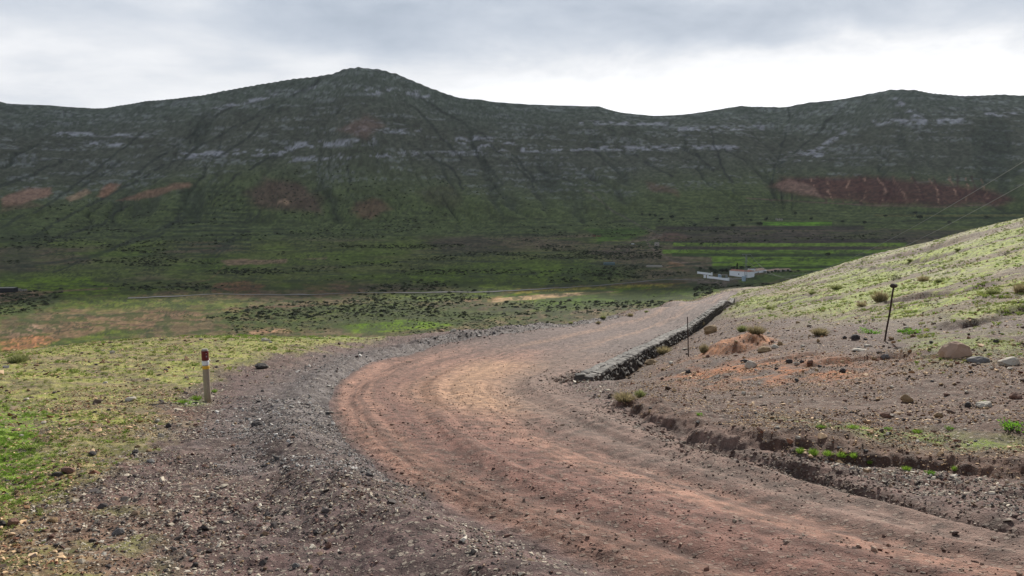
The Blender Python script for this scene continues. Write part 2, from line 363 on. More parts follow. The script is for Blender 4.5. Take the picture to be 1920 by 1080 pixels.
# ------------------------------------------------------------------ grid
def build_rows():
    R = list(np.geomspace(.35, 3.4, 12))
    segs = [(3.4, 14, 270), (14, 45, 160), (45, 140, 110), (140, 330, 36), (330, 850, 130), (850, 1300, 80), (1300, 2560, 260), (2560, 3250, 8)]
    for a, b, n in segs:
        g = np.geomspace(a, b, n + 1) if b < 1001 else np.linspace(a, b, n + 1)
        R += list(g[1:])
    return np.array(R)
Rr = build_rows()
half = math.radians(37)
Ph = np.concatenate([np.linspace(-PI, -half, 46)[:-1], np.linspace(-half, half, 880), np.linspace(half, PI, 46)[1:-1]])
NPh, NRr = len(Ph), len(Rr)
PP, RR = np.meshgrid(Ph, Rr, indexing='ij')
X = RR * np.sin(PP); Yg = RR * np.cos(PP)
Zb = base(X, Yg)
M, T, GL, FPXX, OV = mountain(X, Yg)
vd = valley_detail(X, Yg)
Z = np.where(T > 0, M + vd * ss(.3, 0, T), Zb + vd)
near = RR < 200
nd, info = near_detail(X[near], Yg[near])
Z[near] += nd
PX, PY = project(X, Yg, Z)
PX0, PY0 = project(X, Yg, np.where(T > 0, Z, Zb))

# ------------------------------------------------------------------ colour painting (true surface colours, linear)
C = np.zeros(X.shape + (3,))
def c3(*c): return np.array(c, float)
def blend(mask, col, m):
    C[mask] = C[mask] * (1 - m[:, None]) + np.asarray(col) * m[:, None]
# --- far
fm = RR >= 130
fx, fy, fz = X[fm], Yg[fm], Z[fm]; px, py = PX[fm], PY[fm]; ft = np.clip(T[fm], 0, 1); gl = GL[fm]
wx = px + (fbm(px / 40, py / 22, 3, 61) - .5) * 46; wy = py + (fbm(px / 60, py / 26, 3, 62) - .5) * 15
n_a = fbm(fx / 130, fy / 130, 4, 63); n_b = fbm(fx / 25, fy / 25, 3, 64); n_c = fbm(fx / 7, fy / 9, 3, 65); n_px = fbm(px / 5, py / 2.2, 3, 66)
cv = lerp(c3(.076, .088, .032)[None], c3(.098, .078, .050)[None], ss(.44, .56, n_a)[:, None])
cv = lerp(cv, c3(.095, .125, .030)[None], (ss(.46, .30, n_a) * .7)[:, None])
lo = c3(.070, .086, .036); up = c3(.060, .063, .047); tp = c3(.064, .074, .058)
k = ss(0, .30, ft)[:, None]
c = lerp(cv, lo[None], ss(-.05, .06, T[fm])[:, None]); c = lerp(c, up[None], ss(.28, .62, ft)[:, None]); c = lerp(c, tp[None], ss(.75, 1, ft)[:, None])
C[fm] = c
def far_poly(pts, col, st=1.0, feather=5, warp=.75):
    pts = np.array(pts, float); ax = lerp(px, wx, warp); ay = lerp(py, wy, warp)
    bb = (ax > pts[:, 0].min() - 20) & (ax < pts[:, 0].max() + 20) & (ay > pts[:, 1].min() - 12) & (ay < pts[:, 1].max() + 12)
    idx = np.where(bb)[0]
    if not len(idx): return
    i = inside(ax[idx], ay[idx], pts); L = np.concatenate([pts, pts[:1]]) * [1, 2.2]
    d, s, a = near_line(ax[idx], ay[idx] * 2.2, L); m = ss(-feather, feather, np.where(i, d, -d)) * st
    full = np.where(fm.ravel())[0][idx]; Cf = C.reshape(-1, 3); Cf[full] = Cf[full] * (1 - m[:, None]) + np.asarray(col) * m[:, None]
def far_line(pts, col, width, st=1.0, brk=0.0, seed=70, warp=0.0, bs=(18, 5)):
    pts = np.array(pts, float); ax = lerp(px, wx, warp); ay = lerp(py, wy, warp); wmax = width * 3
    bb = (ax > pts[:, 0].min() - wmax) & (ax < pts[:, 0].max() + wmax) & (ay > pts[:, 1].min() - wmax) & (ay < pts[:, 1].max() + wmax)
    idx = np.where(bb)[0]
    if not len(idx): return
    d, s, a = near_line(ax[idx], ay[idx], pts); m = ss(width, width * .3, d) * st
    if brk: m = m * ss(brk, brk + .16, fbm(px[idx] / bs[0], py[idx] / bs[1], 4, seed))
    full = np.where(fm.ravel())[0][idx]; Cf = C.reshape(-1, 3); Cf[full] = Cf[full] * (1 - m[:, None]) + np.asarray(col) * m[:, None]
red = (.150, .070, .048); pinkish = (.21, .13, .095); bgreen = (.100, .150, .022); fgreen = (.068, .108, .020); brown = (.072, .052, .042); dark = (.034, .042, .024); tan_ = (.24, .165, .11)
pale = (.185, .195, .195)
# generic pale strata and rock speckle high on the slopes
sm = ss(.30, .5, ft) * ss(.50, .66, fbm(px / 70, fz / 6.5, 3, 71)) * ss(.42, .60, fbm(px / 6, py / 3, 3, 72))
blend(fm, pale, sm * .42 * (T[fm] > 0))
sm = ss(.75, 1, ft) * ss(.52, .7, fbm(px / 4, py / 2, 3, 73)); blend(fm, pale, sm * .16)
blend(fm, (.030, .036, .026), ss(.25, .9, gl) * .6 * (T[fm] > 0))                      # darker along the gullies
for P, w in (([(340, 292), (450, 286), (520, 287), (560, 272), (640, 268), (700, 264)], 7), ([(540, 300), (620, 294), (760, 290), (900, 286)], 5),
             ([(650, 245), (720, 244), (790, 247)], 5), ([(690, 172), (760, 172), (800, 180)], 7), ([(840, 265), (900, 258), (960, 268)], 5), ([(860, 262), (930, 280), (950, 290)], 7), ([(980, 281), (1130, 278), (1220, 278), (1380, 277)], 5),
             ([(1090, 230), (1250, 232)], 4), ([(1275, 242), (1430, 239)], 5), ([(1300, 275), (1370, 276)], 4), ([(1640, 230), (1700, 228), (1820, 226)], 6), ([(1680, 188), (1700, 205), (1730, 228)], 7),
             ([(1540, 290), (1500, 298), (1600, 240)], 5), ([(170, 268), (240, 272)], 4), ([(100, 250), (280, 255)], 4), ([(400, 205), (600, 160)], 4), ([(1850, 215), (1920, 214)], 5), ([(1470, 290), (1530, 282)], 5)):
    far_line(P, (.22, .22, .235), w * 1.35, .85, .46, 74 + int(P[0][0]), 0, (14, 4))
for P in ([(790, 180), (900, 250), (1000, 340)], [(760, 190), (830, 250), (860, 300)], [(430, 200), (350, 260), (250, 330)], [(520, 190), (470, 250), (400, 300)], [(1330, 240), (1350, 300), (1380, 360)], [(1560, 220), (1500, 280), (1460, 310)], [(360, 390), (300, 440), (200, 470), (100, 510)], [(465, 400), (440, 450), (380, 500)], [(250, 380), (190, 420), (90, 450), (0, 455)], [(600, 150), (480, 215), (330, 300), (180, 380), (60, 440)], [(300, 220), (180, 320), (60, 400), (0, 425)], [(520, 290), (440, 330), (370, 400), (180, 480), (40, 500)],
          [(480, 400), (450, 440), (390, 480)], [(655, 300), (655, 350), (668, 390)], [(770, 270), (850, 320), (875, 355)], [(880, 260), (945, 345), (925, 355)], [(960, 290), (1000, 330), (1000, 350)],
          [(1480, 200), (1470, 260), (1455, 310), (1452, 345)], [(1190, 290), (1260, 330)], [(1020, 320), (1080, 345)], [(1300, 290), (1340, 320)], [(230, 300), (190, 330), (150, 350)], [(120, 300), (60, 330), (0, 350)]):
    far_line(P, (.024, .029, .022), 3.6, .75, .26, 90, .5, (20, 14))
# hillside lines of the terraces
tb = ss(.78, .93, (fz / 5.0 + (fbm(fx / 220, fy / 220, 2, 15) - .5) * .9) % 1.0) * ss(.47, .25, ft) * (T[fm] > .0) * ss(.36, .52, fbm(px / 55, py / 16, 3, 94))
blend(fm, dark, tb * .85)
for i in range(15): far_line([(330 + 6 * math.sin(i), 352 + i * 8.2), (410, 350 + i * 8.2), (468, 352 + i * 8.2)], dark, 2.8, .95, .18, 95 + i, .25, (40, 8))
# earth scars
far_poly([(0, 372), (50, 352), (95, 350), (100, 362), (40, 384), (0, 388)], pinkish, .9)
far_poly([(122, 370), (160, 355), (170, 362), (140, 378)], tan_, .8); far_poly([(185, 368), (215, 342), (235, 346), (200, 370)], (.2, .11, .075), .8)
far_poly([(220, 375), (290, 352), (350, 340), (352, 348), (280, 368)], (.17, .10, .07), .8); far_poly([(0, 384), (60, 376), (80, 384), (0, 398)], (.12, .08, .055), .5)
far_poly([(465, 365), (500, 330), (560, 345), (605, 370), (600, 400), (480, 392)], (.082, .050, .042), .75, 16); far_poly([(528, 380), (536, 374), (545, 378), (540, 388)], tan_, .8, 3)
far_poly([(660, 380), (700, 370), (730, 395), (700, 410), (670, 405)], (.10, .056, .042), .7, 10); far_poly([(640, 240), (680, 215), (720, 235), (690, 262)], (.12, .075, .062), .6, 14)
far_poly([(775, 360), (810, 385), (860, 390), (872, 360), (850, 345)], (.062, .06, .035), .6, 10); far_poly([(1210, 340), (1250, 350), (1270, 368), (1230, 358)], (.1, .055, .045), .6, 8)
far_poly([(1452, 350), (1475, 335), (1530, 332), (1600, 330), (1680, 332), (1780, 345), (1850, 352), (1900, 372), (1860, 386), (1700, 386), (1580, 378), (1500, 368)], (.070, .031, .027), .88, 16)
far_poly([(1455, 348), (1490, 338), (1520, 352), (1550, 372), (1500, 366)], (.20, .13, .10), .7, 8)
for i in range(11): x0 = 1520 + i * 32; far_line([(x0, 332), (x0 + 8, 352), (x0 + 2 + (i % 3) * 9, 378)], (.25, .15, .11), 2.6, .7, .42, 120 + i, .5, (6, 6))
for i in range(9): x0 = 1536 + i * 36; far_line([(x0, 330), (x0 + 5, 352), (x0 + 12, 382)], (.05, .022, .02), 3.5, .7, .36, 140 + i, .5, (8, 9))
# valley
far_poly([(0, 420), (70, 440), (60, 500), (0, 530)], (.03, .04, .02), .6, 14)
far_poly([(0, 525), (160, 520), (230, 538), (150, 552), (0, 548)], bgreen, .75, 8); far_poly([(0, 545), (60, 545), (100, 545), (0, 568)], pinkish, .8, 4)
far_poly([(150, 470), (420, 480), (640, 505), (620, 545), (380, 530), (200, 505)], fgreen, .5, 22); far_poly([(620, 470), (1100, 465), (1200, 520), (900, 535), (640, 520)], (.07, .105, .02), .5, 24)
far_poly([(400, 532), (470, 524), (495, 535), (480, 552), (400, 553)], red, .8, 6); far_poly([(415, 488), (470, 486), (540, 484), (540, 493), (430, 497)], pinkish, .75, 3); far_poly([(560, 484), (612, 482), (612, 487)], pinkish, .6, 2)
far_poly([(235, 556), (330, 545), (460, 556), (420, 565), (260, 566)], (.135, .085, .06), .7, 6)
far_poly([(0, 600), (100, 580), (300, 575), (460, 585), (330, 608), (200, 620), (60, 655), (0, 658)], (.15, .095, .07), .85, 8)
far_poly([(0, 640), (50, 628), (120, 640), (60, 656), (0, 662)], (.30, .15, .09), .8, 6); far_poly([(0, 618), (60, 606), (120, 612), (50, 628), (0, 630)], (.24, .17, .13), .7, 6)
far_poly([(330, 555), (480, 560), (450, 590), (300, 580), (150, 590), (190, 570)], (.10, .11, .04), .55, 10); far_poly([(560, 535), (660, 532), (680, 552), (590, 555)], (.14, .085, .055), .6, 6)
far_poly([(500, 575), (640, 572), (600, 590), (480, 590)], (.09, .07, .045), .5, 6); far_poly([(450, 622), (560, 615), (540, 622), (470, 628)], (.3, .19, .13), .7, 4)
far_poly([(0, 560), (130, 552), (90, 590), (30, 620), (0, 618)], dark, .6, 12); far_poly([(380, 592), (620, 570), (900, 568), (1000, 585), (860, 608), (640, 618), (420, 612)], (.036, .052, .018), .75, 12)
far_poly([(640, 612), (760, 602), (860, 608), (800, 620), (660, 626)], (.10, .17, .02), .7, 6); far_poly([(1000, 575), (1150, 570), (1140, 584), (1040, 588)], (.085, .06, .05), .6, 6)
for a in (([(970, 540), (1060, 534), (1180, 532), (1290, 529), (1240, 540), (1100, 548), (960, 556)], (.20, .17, .05)), ([(950, 552), (1080, 545), (1240, 536), (1180, 546), (1040, 560), (930, 564)], fgreen)):
    far_poly(a[0], a[1], .9, 3, .25)
far_poly([(925, 560), (1040, 550), (1160, 546), (1120, 551), (1000, 562), (922, 567)], (.38, .26, .17), .95, 2, .1)
far_line([(960, 545), (1080, 537), (1200, 532), (1285, 530)], (.10, .055, .04), 2.5, .8); far_line([(860, 566), (930, 560), (945, 550), (970, 545)], (.17, .10, .06), 5, .7)
far_poly([(760, 565), (900, 562), (1000, 572), (1010, 582), (860, 580)], (.085, .055, .045), .6, 8)
# fields by the farm
far_poly([(1225, 432), (1290, 425), (1420, 432), (1900, 430), (1700, 452), (1420, 456), (1260, 455)], (.052, .042, .034), .8, 6, .3)
far_poly([(1225, 440), (1270, 432), (1290, 450), (1235, 455)], (.11, .06, .05), .6, 6)
for a, b_, x0, x1, col in ((455, 462, 1262, 1700, (.085, .130, .022)), (462, 468, 1262, 1640, (.05, .038, .034)), (468, 475, 1242, 1700, (.074, .118, .020)), (475, 481, 1260, 1720, (.030, .048, .018)), (481, 507, 1335, 1660, (.082, .128, .022)), (447, 455, 1400, 1700, (.04, .032, .028)),
                       (416, 423, 1430, 1560, (.075, .15, .02)), (424, 431, 1230, 1620, (.040, .034, .028)), (402, 406, 1640, 1920, (.10, .10, .04)), (406, 411, 1740, 1920, (.045, .06, .03)), (398, 401, 1700, 1920, (.03, .045, .025))):
    far_poly([(x0, a), ((x0 + x1) / 2, a + 1), (x1, a), (x1, b_), (x0, b_)], np.array(col) * (1.35 if col[1] > .1 else .9), .95, 1.6, .05)
far_line([(1330, 505), (1450, 503), (1560, 500), (1680, 497)], (.022, .035, .014), 3.5, .9, 0, 1, .2)
far_line([(1380, 487), (1500, 484), (1600, 484)], (.03, .05, .015), 2, .7, .3, 7, .2)
far_poly([(1100, 432), (1200, 425), (1215, 440), (1120, 455)], (.045, .085, .016), .8, 6)
far_poly([(1110, 470), (1180, 465), (1170, 478), (1100, 478)], (.10, .07, .06), .6, 5); far_poly([(1245, 490), (1280, 494), (1275, 500), (1250, 500)], (.24, .13, .08), .8, 4)
far_poly([(1300, 500), (1370, 498), (1380, 516), (1310, 512)], (.028, .04, .016), .8, 5)
far_poly([(790, 445), (900, 442), (960, 470), (840, 475)], (.04, .035, .026), .6, 12); far_poly([(1060, 500), (1200, 495), (1180, 520), (1040, 520)], (.04, .055, .02), .6, 10)
far_poly([(1010, 560), (1240, 548), (1340, 535), (1345, 545), (1240, 562), (1100, 580), (1000, 585)], (.045, .075, .018), .7, 8)
far_poly([(1285, 528), (1325, 522), (1385, 530), (1392, 545), (1340, 548), (1345, 540)], (.105, .085, .072), .8, 5)
far_poly([(1380, 520), (1470, 512), (1540, 505), (1500, 520), (1430, 535), (1390, 536)], (.05, .095, .02), .7, 5)
for P, w, col in (([(1240, 441), (1212, 452), (1222, 466), (1245, 480), (1262, 490), (1300, 497), (1325, 503)], 3, (.14, .105, .085)), ([(1130, 456), (1180, 455), (1215, 447), (1238, 441)], 4, (.13, .095, .075)), ([(1095, 355), (1150, 395), (1195, 420), (1240, 441)], 2.5, (.085, .08, .06)),
                  ([(0, 566), (60, 553), (120, 545), (200, 540)], 2.5, (.16, .1, .07)), ([(330, 535), (390, 525), (405, 515), (420, 500)], 2, (.13, .10, .05)), ([(100, 625), (200, 606), (300, 612)], 1.5, (.05, .03, .025)), ([(150, 596), (300, 585), (470, 578), (640, 570)], 2.2, (.08, .045, .035)),
                  ([(1400, 372), (1500, 378), (1600, 384), (1760, 388), (1870, 384)], 1.8, (.10, .07, .055))):
    far_line(P, col, w, .85, 0, 1, .15)
for i in range(40):                                         # hedge and wall lines across the valley
    y0 = RS.uniform(428, 612); x0 = RS.uniform(-80, 1250); l = RS.uniform(60, 300)
    if y0 > 560: x0 = RS.uniform(0, 900)
    far_line([(x0, y0), (x0 + l / 2, y0 + RS.uniform(-3, 3)), (x0 + l, y0 + RS.uniform(-6, 4))], dark, RS.uniform(1.2, 2.8), .8, .33, 160 + i, .4, (22, 6))
C[fm] *= (.68 + .55 * ss(.2, .8, n_px)[:, None]) * (.80 + .40 * n_b[:, None]) * (lerp(1.75, 1.75, ss(0, .3, ft)) * lerp(.80, 1.0, ss(480, 720, RR[fm])))[:, None]
n_st = fbm(px / 34, py / 2.6, 3, 69); blend(fm, dark, ss(.56, .70, n_st) * .55 * ss(.45, .2, ft)); blend(fm, (.085, .12, .022), ss(.44, .30, n_st) * .35 * ss(.25, .0, ft))
n_q = fbm(px / 16, py / 4.5, 4, 68); blend(fm, (.050, .066, .026), ss(.50, .60, n_q) * .75 * ss(800, 500, RR[fm])); blend(fm, (.125, .088, .058), ss(.44, .36, n_q) * .5 * ss(700, 450, RR[fm]) * ss(700, 400, px))
spk = ss(.56, .70, fbm(px / 2.6, py / 1.1, 2, 67)) * ss(.55, .40, fbm(px / 60, py / 20, 3, 68)) * ss(.45, .1, ft); blend(fm, dark, spk * .75)

# --- near
nm = near; nx, ny = X[nm], Yg[nm]; qx, qy = PX0[nm], PY0[nm]
d_o, d_i, ins, lat, a_o, inl, hb, est, drl, dw, sw, aw = info
f1 = fbm(nx * .5, ny * .5, 4, 201); f2 = fbm(nx * 2.5, ny * 2.5, 3, 202); f3 = fbm(nx * 9, ny * 9, 3, 203); fp = fbm(qx / 30, qy / 12, 4, 204)
grav = c3(.135, .090, .083); CN = np.repeat(grav[None], len(nx), 0)
def nb(m, col):
    global CN
    CN = CN * (1 - m[:, None]) + np.asarray(col) * m[:, None]
nb(ss(.45, .68, f1) * .5, (.165, .108, .088)); nb(ss(.48, .66, f2) * .55, (.072, .052, .050))
# left: stony grass
wxn = qx + (fp - .5) * 150; wyn = qy + (f1 - .5) * 50
gl_edge = np.interp(wyn, [600, 640, 690, 740, 800, 860, 930, 1000, 1080], [760, 690, 430, 330, 330, 260, 120, 60, 190])
gmask = ss(50, -70, wxn - gl_edge) * ss(30, 34, d_o + 30.5 + 0 * d_o) * (~ins)
gmask *= ss(.3, 1.4, d_o)
lush = gmask * np.clip(ss(150, 20, wxn) * ss(735, 790, qy) * ss(980, 900, qy) + ss(640, 628, qy) * .8 * ss(250, 420, qx) + ss(1030, 1070, qy) * ss(190, 100, qx) * .5, 0, 1)
nb(gmask * (.40 + .50 * ss(.40, .58, f2 * .5 + f1 * .5)), (.30, .325, .10)); nb(gmask * ss(.50, .62, fbm(nx * 1.6, ny * 1.6, 4, 214)) * ss(646, 665, qy) * .55, (.20, .145, .11)); nb(gmask * ss(.5, .66, f3) * .4, (.33, .25, .16)); nb(gmask * .45 * ss(.45, .6, f1) * ss(700, 740, qy), (.17, .12, .10))
nb(lush * ss(.35, .5, f3) * .85, (.17, .27, .045))
low = ss(930, 990, qy) * ss(380, 200, qx); nb(low * .6 * ss(.4, .6, f1), (.22, .15, .105)); nb(low * ss(.5, .6, f2) * .5, (.19, .24, .08))
rs_ = np.exp(-(((qx - 350) / 50) ** 2 + ((qy - 775) / 16) ** 2)); nb(rs_ * .7, (.21, .125, .09)); nb(np.exp(-(((qx - 352) / 28) ** 2 + ((qy - 752) / 5) ** 2)) * .9, (.20, .36, .05))
nb(ss(640, 634, wyn) * ss(560, 520, qx) * ss(300, 350, qx) * .5 * (~ins), (.24, .16, .11))
# right hillside
rm = (~ins) & (inl > .0) | ((~ins) & (qx > 1250) & (qy < 740)); hill = rm.astype(float) * ss(1120, 1200, qx)
green = hill * ss(26, -14, wyn - np.interp(qx, [1300, 1400, 1500, 1650, 1800, 1920, 2400], [560, 578, 585, 600, 592, 580, 560]))
bench = hill * np.exp(-((wyn - np.interp(qx, [1600, 1700, 1920, 2400], [640, 650, 640, 640])) / 26) ** 2) * ss(1660, 1760, qx)
nb(hill * .80, (.125, .074, .054)); nb(hill * ss(.48, .62, f1) * .5, (.095, .068, .062)); nb(hill * ss(.52, .66, f3) * .5, (.055, .038, .032))
nb(hill * np.exp(-((qy - 697 - (f1 - .5) * 30) / 26) ** 2) * ss(1200, 1330, qx) * ss(1700, 1560, qx) * .85 * ss(.35, .6, f2), (.34, .135, .062))
nb(green * .75, (.235, .19, .10)); gg = green * ss(.30, .46, .6 * fbm(qx / 90, qy / 26, 4, 210) + .4 * f2); nb(gg * .88, (.235, .275, .08)); nb(green * ss(1500, 1750, qx) * ss(.42, .55, f2) * .45, (.27, .32, .07))
strk = fbm((qx - 1400) / 170 + (qy) / 40, (qy + (qx - 1400) * .27) / 6.5, 4, 211); nb(green * ss(.55, .64, strk) * .9, (.13, .09, .068)); nb(green * ss(.56, .66, fbm((qx) / 60, (qy + qx * .27) / 5, 3, 212)) * .5, (.32, .28, .21))
nb(green * ss(14, -4, wyn - np.interp(qx, [1400, 1500, 1700, 1920], [548, 522, 470, 412])) * .45, (.26, .21, .165))
nb(bench * .7 * ss(.38, .55, f2), (.20, .25, .07))
nb(hill * np.exp(-((wyn - 612) / 12) ** 2) * ss(1420, 1500, qx) * .6, (.17, .13, .12))
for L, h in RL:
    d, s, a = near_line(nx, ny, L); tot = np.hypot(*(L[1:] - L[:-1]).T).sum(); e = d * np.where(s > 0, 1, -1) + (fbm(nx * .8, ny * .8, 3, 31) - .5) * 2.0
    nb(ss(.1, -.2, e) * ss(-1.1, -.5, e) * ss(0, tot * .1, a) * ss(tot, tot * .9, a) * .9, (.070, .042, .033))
oc = np.hypot((nx - OC[0]) / 1.15, (ny - OC[1]) / 1.5) + (fbm(nx * 2, ny * 2, 3, 28) - .5) * .35; nb(ss(1.1, .8, oc) * .9, (.38, .18, .10)); nb(ss(1.1, .8, oc) * ss(.5, .7, fbm((nx + ny * .3) * 6, ny * 2, 3, 213)) * .6, (.19, .10, .07))
for hx, hy, hz, rad, _, dep in HOLES:
    q = np.hypot((nx - hx) / rad, (ny - hy) / (rad * .45)) + (fbm(nx * 3, ny * 3, 3, 27) - .5) * .7; nb(ss(1.25, .9, q) * .8, (.17, .085, .055))
bank = np.exp(-((inl - .22) / .34) ** 2) * ss(0, .12, hb); nb(bank * .8, (.115, .070, .054)); nb(bank * ss(.5, .7, f3) * .35, (.14, .09, .068))
nb((~ins) * ss(0, .2, hb) * ss(.0, -.1, inl) * ss(-1.2, -.6, inl) * .5, (.15, .105, .088))
gbe = hill * np.exp(-((inl - 1.0) / .35) ** 2) * ss(1400, 1560, qx) * ss(.42, .56, f1 * .5 + f2 * .5); nb(gbe * .8, (.20, .27, .06))
# outer gravel shoulder
vg = (~ins) * (qx > 1000) * (d_o < 6) * ss(.8, 2.0, d_o) * ss(1000, 1080, qx) * ss(1330, 1280, qx) * (qy < 620) * (qx < 1345); nb(vg * ss(.38, .55, f1 * .5 + f2 * .5) * .8, (.20, .21, .07))
sh = (~ins) * ss(2.4, .2, d_o) * (a_o < 60) * ss(2, 10, a_o); nb(sh * .85, (.098, .086, .087)); nb(sh * ss(.48, .6, f3) * .5, (.19, .175, .17))
# road
rd = np.where(ins, ss(0, .25, np.minimum(d_o, d_i)), 0)
st1 = fbm(lat * 9 + (f1 - .5) * .8, a_o * .05, 4, 220); st2 = fbm(lat * 30 + (f1 - .5) * 1.2, a_o * .12, 3, 221)
rc = lerp(c3(.180, .102, .084)[None], c3(.275, .165, .130)[None], ss(.40, .62, st1)[:, None]); rc = lerp(rc, c3(.112, .066, .054)[None], (ss(.47, .62, st2) * .62)[:, None])
inner = ss(.56, .74, lat + (f2 - .5) * .12 + (f1 - .5) * .15); rc = lerp(rc, c3(.170, .122, .104)[None], (inner * .85)[:, None])
bend = ss(8, 12, a_o) * ss(30, 23, a_o)
rc = lerp(rc, c3(.42, .275, .190)[None], (np.exp(-((lat - .54 + (f1 - .5) * .1) / .17) ** 2) * bend * .75)[:, None])
rc = lerp(rc, c3(.15, .082, .055)[None], (np.exp(-((lat - .37) / .035) ** 2) * ss(9, 12, a_o) * ss(24, 18, a_o) * .8)[:, None])
farr = ss(26, 40, a_o); rc = lerp(rc, c3(.135, .105, .098)[None], (farr * .85)[:, None])
for l0 in (.34, .66): rc = lerp(rc, c3(.26, .175, .138)[None], (np.exp(-((lat - l0) / .06) ** 2) * farr * .75 * ss(.3, .5, st2))[:, None])
rc = lerp(rc, c3(.30, .16, .105)[None], (ss(6, 3, a_i_ if False else a_o) * 0)[:, None])
edgeg = ss(.30, .0, lat + (f2 - .5) * .12) * bend; rc = lerp(rc, c3(.15, .125, .12)[None], (edgeg * .0)[:, None])
greyb = ss(9, 14, a_o) * ss(40, 30, a_o) * ss(.16, .02, lat); rc = lerp(rc, c3(.16, .145, .14)[None], (greyb * .0)[:, None])
CN = CN * (1 - rd[:, None]) + rc * rd[:, None]
nb(np.exp(-(drl / .06) ** 2) * .5, (.10, .07, .06))
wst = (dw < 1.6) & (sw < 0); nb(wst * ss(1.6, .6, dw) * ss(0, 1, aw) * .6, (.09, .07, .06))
CN *= (.55 + .85 * ss(.15, .85, f3)[:, None]) * (.78 + .40 * f2[:, None])
wN = ss(190, 130, RR[nm])[:, None]; C[nm] = C[nm] * (1 - wN) + CN * wN
behind = (RR >= 130) & (np.abs(PP) > .85)
peb = np.zeros(X.shape); peb[nm] = np.where(ins, .45, 1.0) * (1 - .7 * bank) * (1 - .15 * gmask) * (1 - .35 * green)
_l = C @ c3(.3, .6, .1); C = _l[..., None] + (C - _l[..., None]) * lerp(1.26, 1.10, ss(300, 900, RR))[..., None]
C = np.clip(C, .008, .8)

# ------------------------------------------------------------------ ground materials
def mat_new(name):
    m = bpy.data.materials.new(name); m.use_nodes = True; nt = m.node_tree; nt.nodes.clear()
    out = nt.nodes.new('ShaderNodeOutputMaterial'); b = nt.nodes.new('ShaderNodeBsdfPrincipled'); nt.links.new(b.outputs[0], out.inputs[0])
    return m, nt, b, N(nt)
def near_mat(name):
    m, nt, b, h = mat_new(name)
    at = nt.nodes.new('ShaderNodeAttribute'); at.attribute_name = 'col'; pb = nt.nodes.new('ShaderNodeAttribute'); pb.attribute_name = 'peb'
    geo = nt.nodes.new('ShaderNodeNewGeometry'); pos = geo.outputs['Position']
    v = nt.nodes.new('ShaderNodeTexVoronoi'); v.inputs['Scale'].default_value = 26; nt.links.new(pos, v.inputs['Vector'])
    v2 = nt.nodes.new('ShaderNodeTexVoronoi'); v2.inputs['Scale'].default_value = 62; nt.links.new(pos, v2.inputs['Vector'])
    n1 = h.noise(pos, 55, 4, .7); n2 = h.noise(pos, 9, 4, .6)
    sp = nt.nodes.new('ShaderNodeSeparateColor'); nt.links.new(v.outputs['Color'], sp.inputs[0])
    sp2 = nt.nodes.new('ShaderNodeSeparateColor'); nt.links.new(v2.outputs['Color'], sp2.inputs[0])
    fac = h.math('ADD', .62, h.math('MULTIPLY', n1, .76)); c = h.mix(1.0, at.outputs['Color'], (1, 1, 1), 'MULTIPLY')
    sc = nt.nodes.new('ShaderNodeVectorMath'); sc.operation = 'SCALE'; nt.links.new(c, sc.inputs[0]); nt.links.new(fac, sc.inputs['Scale'])
    pal = h.mix(h.ramp(sp.outputs[1], .25, .8), (.045, .038, .036), (.48, .41, .33))
    pm = h.math('MULTIPLY', h.math('MULTIPLY', h.ramp(sp.outputs[0], .62, .70), h.ramp(v.outputs['Distance'], .55, .40)), h.math('MULTIPLY', pb.outputs['Fac'], .62))
    c = h.mix(pm, sc.outputs[0], pal)
    pal2 = h.mix(h.ramp(sp2.outputs[1], .2, .8), (.05, .042, .04), (.42, .35, .28))
    pm2 = h.math('MULTIPLY', h.math('MULTIPLY', h.ramp(sp2.outputs[0], .6, .68), h.ramp(v2.outputs['Distance'], .55, .40)), h.math('MULTIPLY', pb.outputs['Fac'], .5))
    c = h.mix(pm2, c, pal2)
    nt.links.new(c, b.inputs['Base Color']); b.inputs['Roughness'].default_value = .9; b.inputs['Specular IOR Level'].default_value = .25
    hgt = h.math('ADD', h.math('MULTIPLY', n1, .7), h.math('ADD', h.math('MULTIPLY', pm, 1.6), h.math('ADD', h.math('MULTIPLY', pm2, .9), n2)))
    bp = nt.nodes.new('ShaderNodeBump'); bp.inputs['Strength'].default_value = .8; bp.inputs['Distance'].default_value = .028
    nt.links.new(hgt, bp.inputs['Height']); nt.links.new(bp.outputs[0], b.inputs['Normal'])
    return m
def far_mat(name, s1, dist, amp):
    m, nt, b, h = mat_new(name)
    at = nt.nodes.new('ShaderNodeAttribute'); at.attribute_name = 'col'
    geo = nt.nodes.new('ShaderNodeNewGeometry'); pos = geo.outputs['Position']
    n1 = h.noise(pos, s1, 5, .65); n2 = h.noise(pos, s1 * 6, 3, .6)
    fac = h.math('ADD', 1 - amp, h.math('MULTIPLY', h.math('ADD', n1, n2), amp)); sc = nt.nodes.new('ShaderNodeVectorMath'); sc.operation = 'SCALE'
    nt.links.new(at.outputs['Color'], sc.inputs[0]); nt.links.new(fac, sc.inputs['Scale']); nt.links.new(sc.outputs[0], b.inputs['Base Color'])
    b.inputs['Roughness'].default_value = 1.0; b.inputs['Specular IOR Level'].default_value = .1
    bp = nt.nodes.new('ShaderNodeBump'); bp.inputs['Strength'].default_value = .7; bp.inputs['Distance'].default_value = dist
    nt.links.new(h.math('ADD', n1, h.math('MULTIPLY', n2, .35)), bp.inputs['Height']); nt.links.new(bp.outputs[0], b.inputs['Normal'])
    return m
MG = near_mat('stony_ground'); MV = far_mat('valley_ground', .12, 1.2, .55); MM = far_mat('mountain_slope', .06, 4.0, .60)

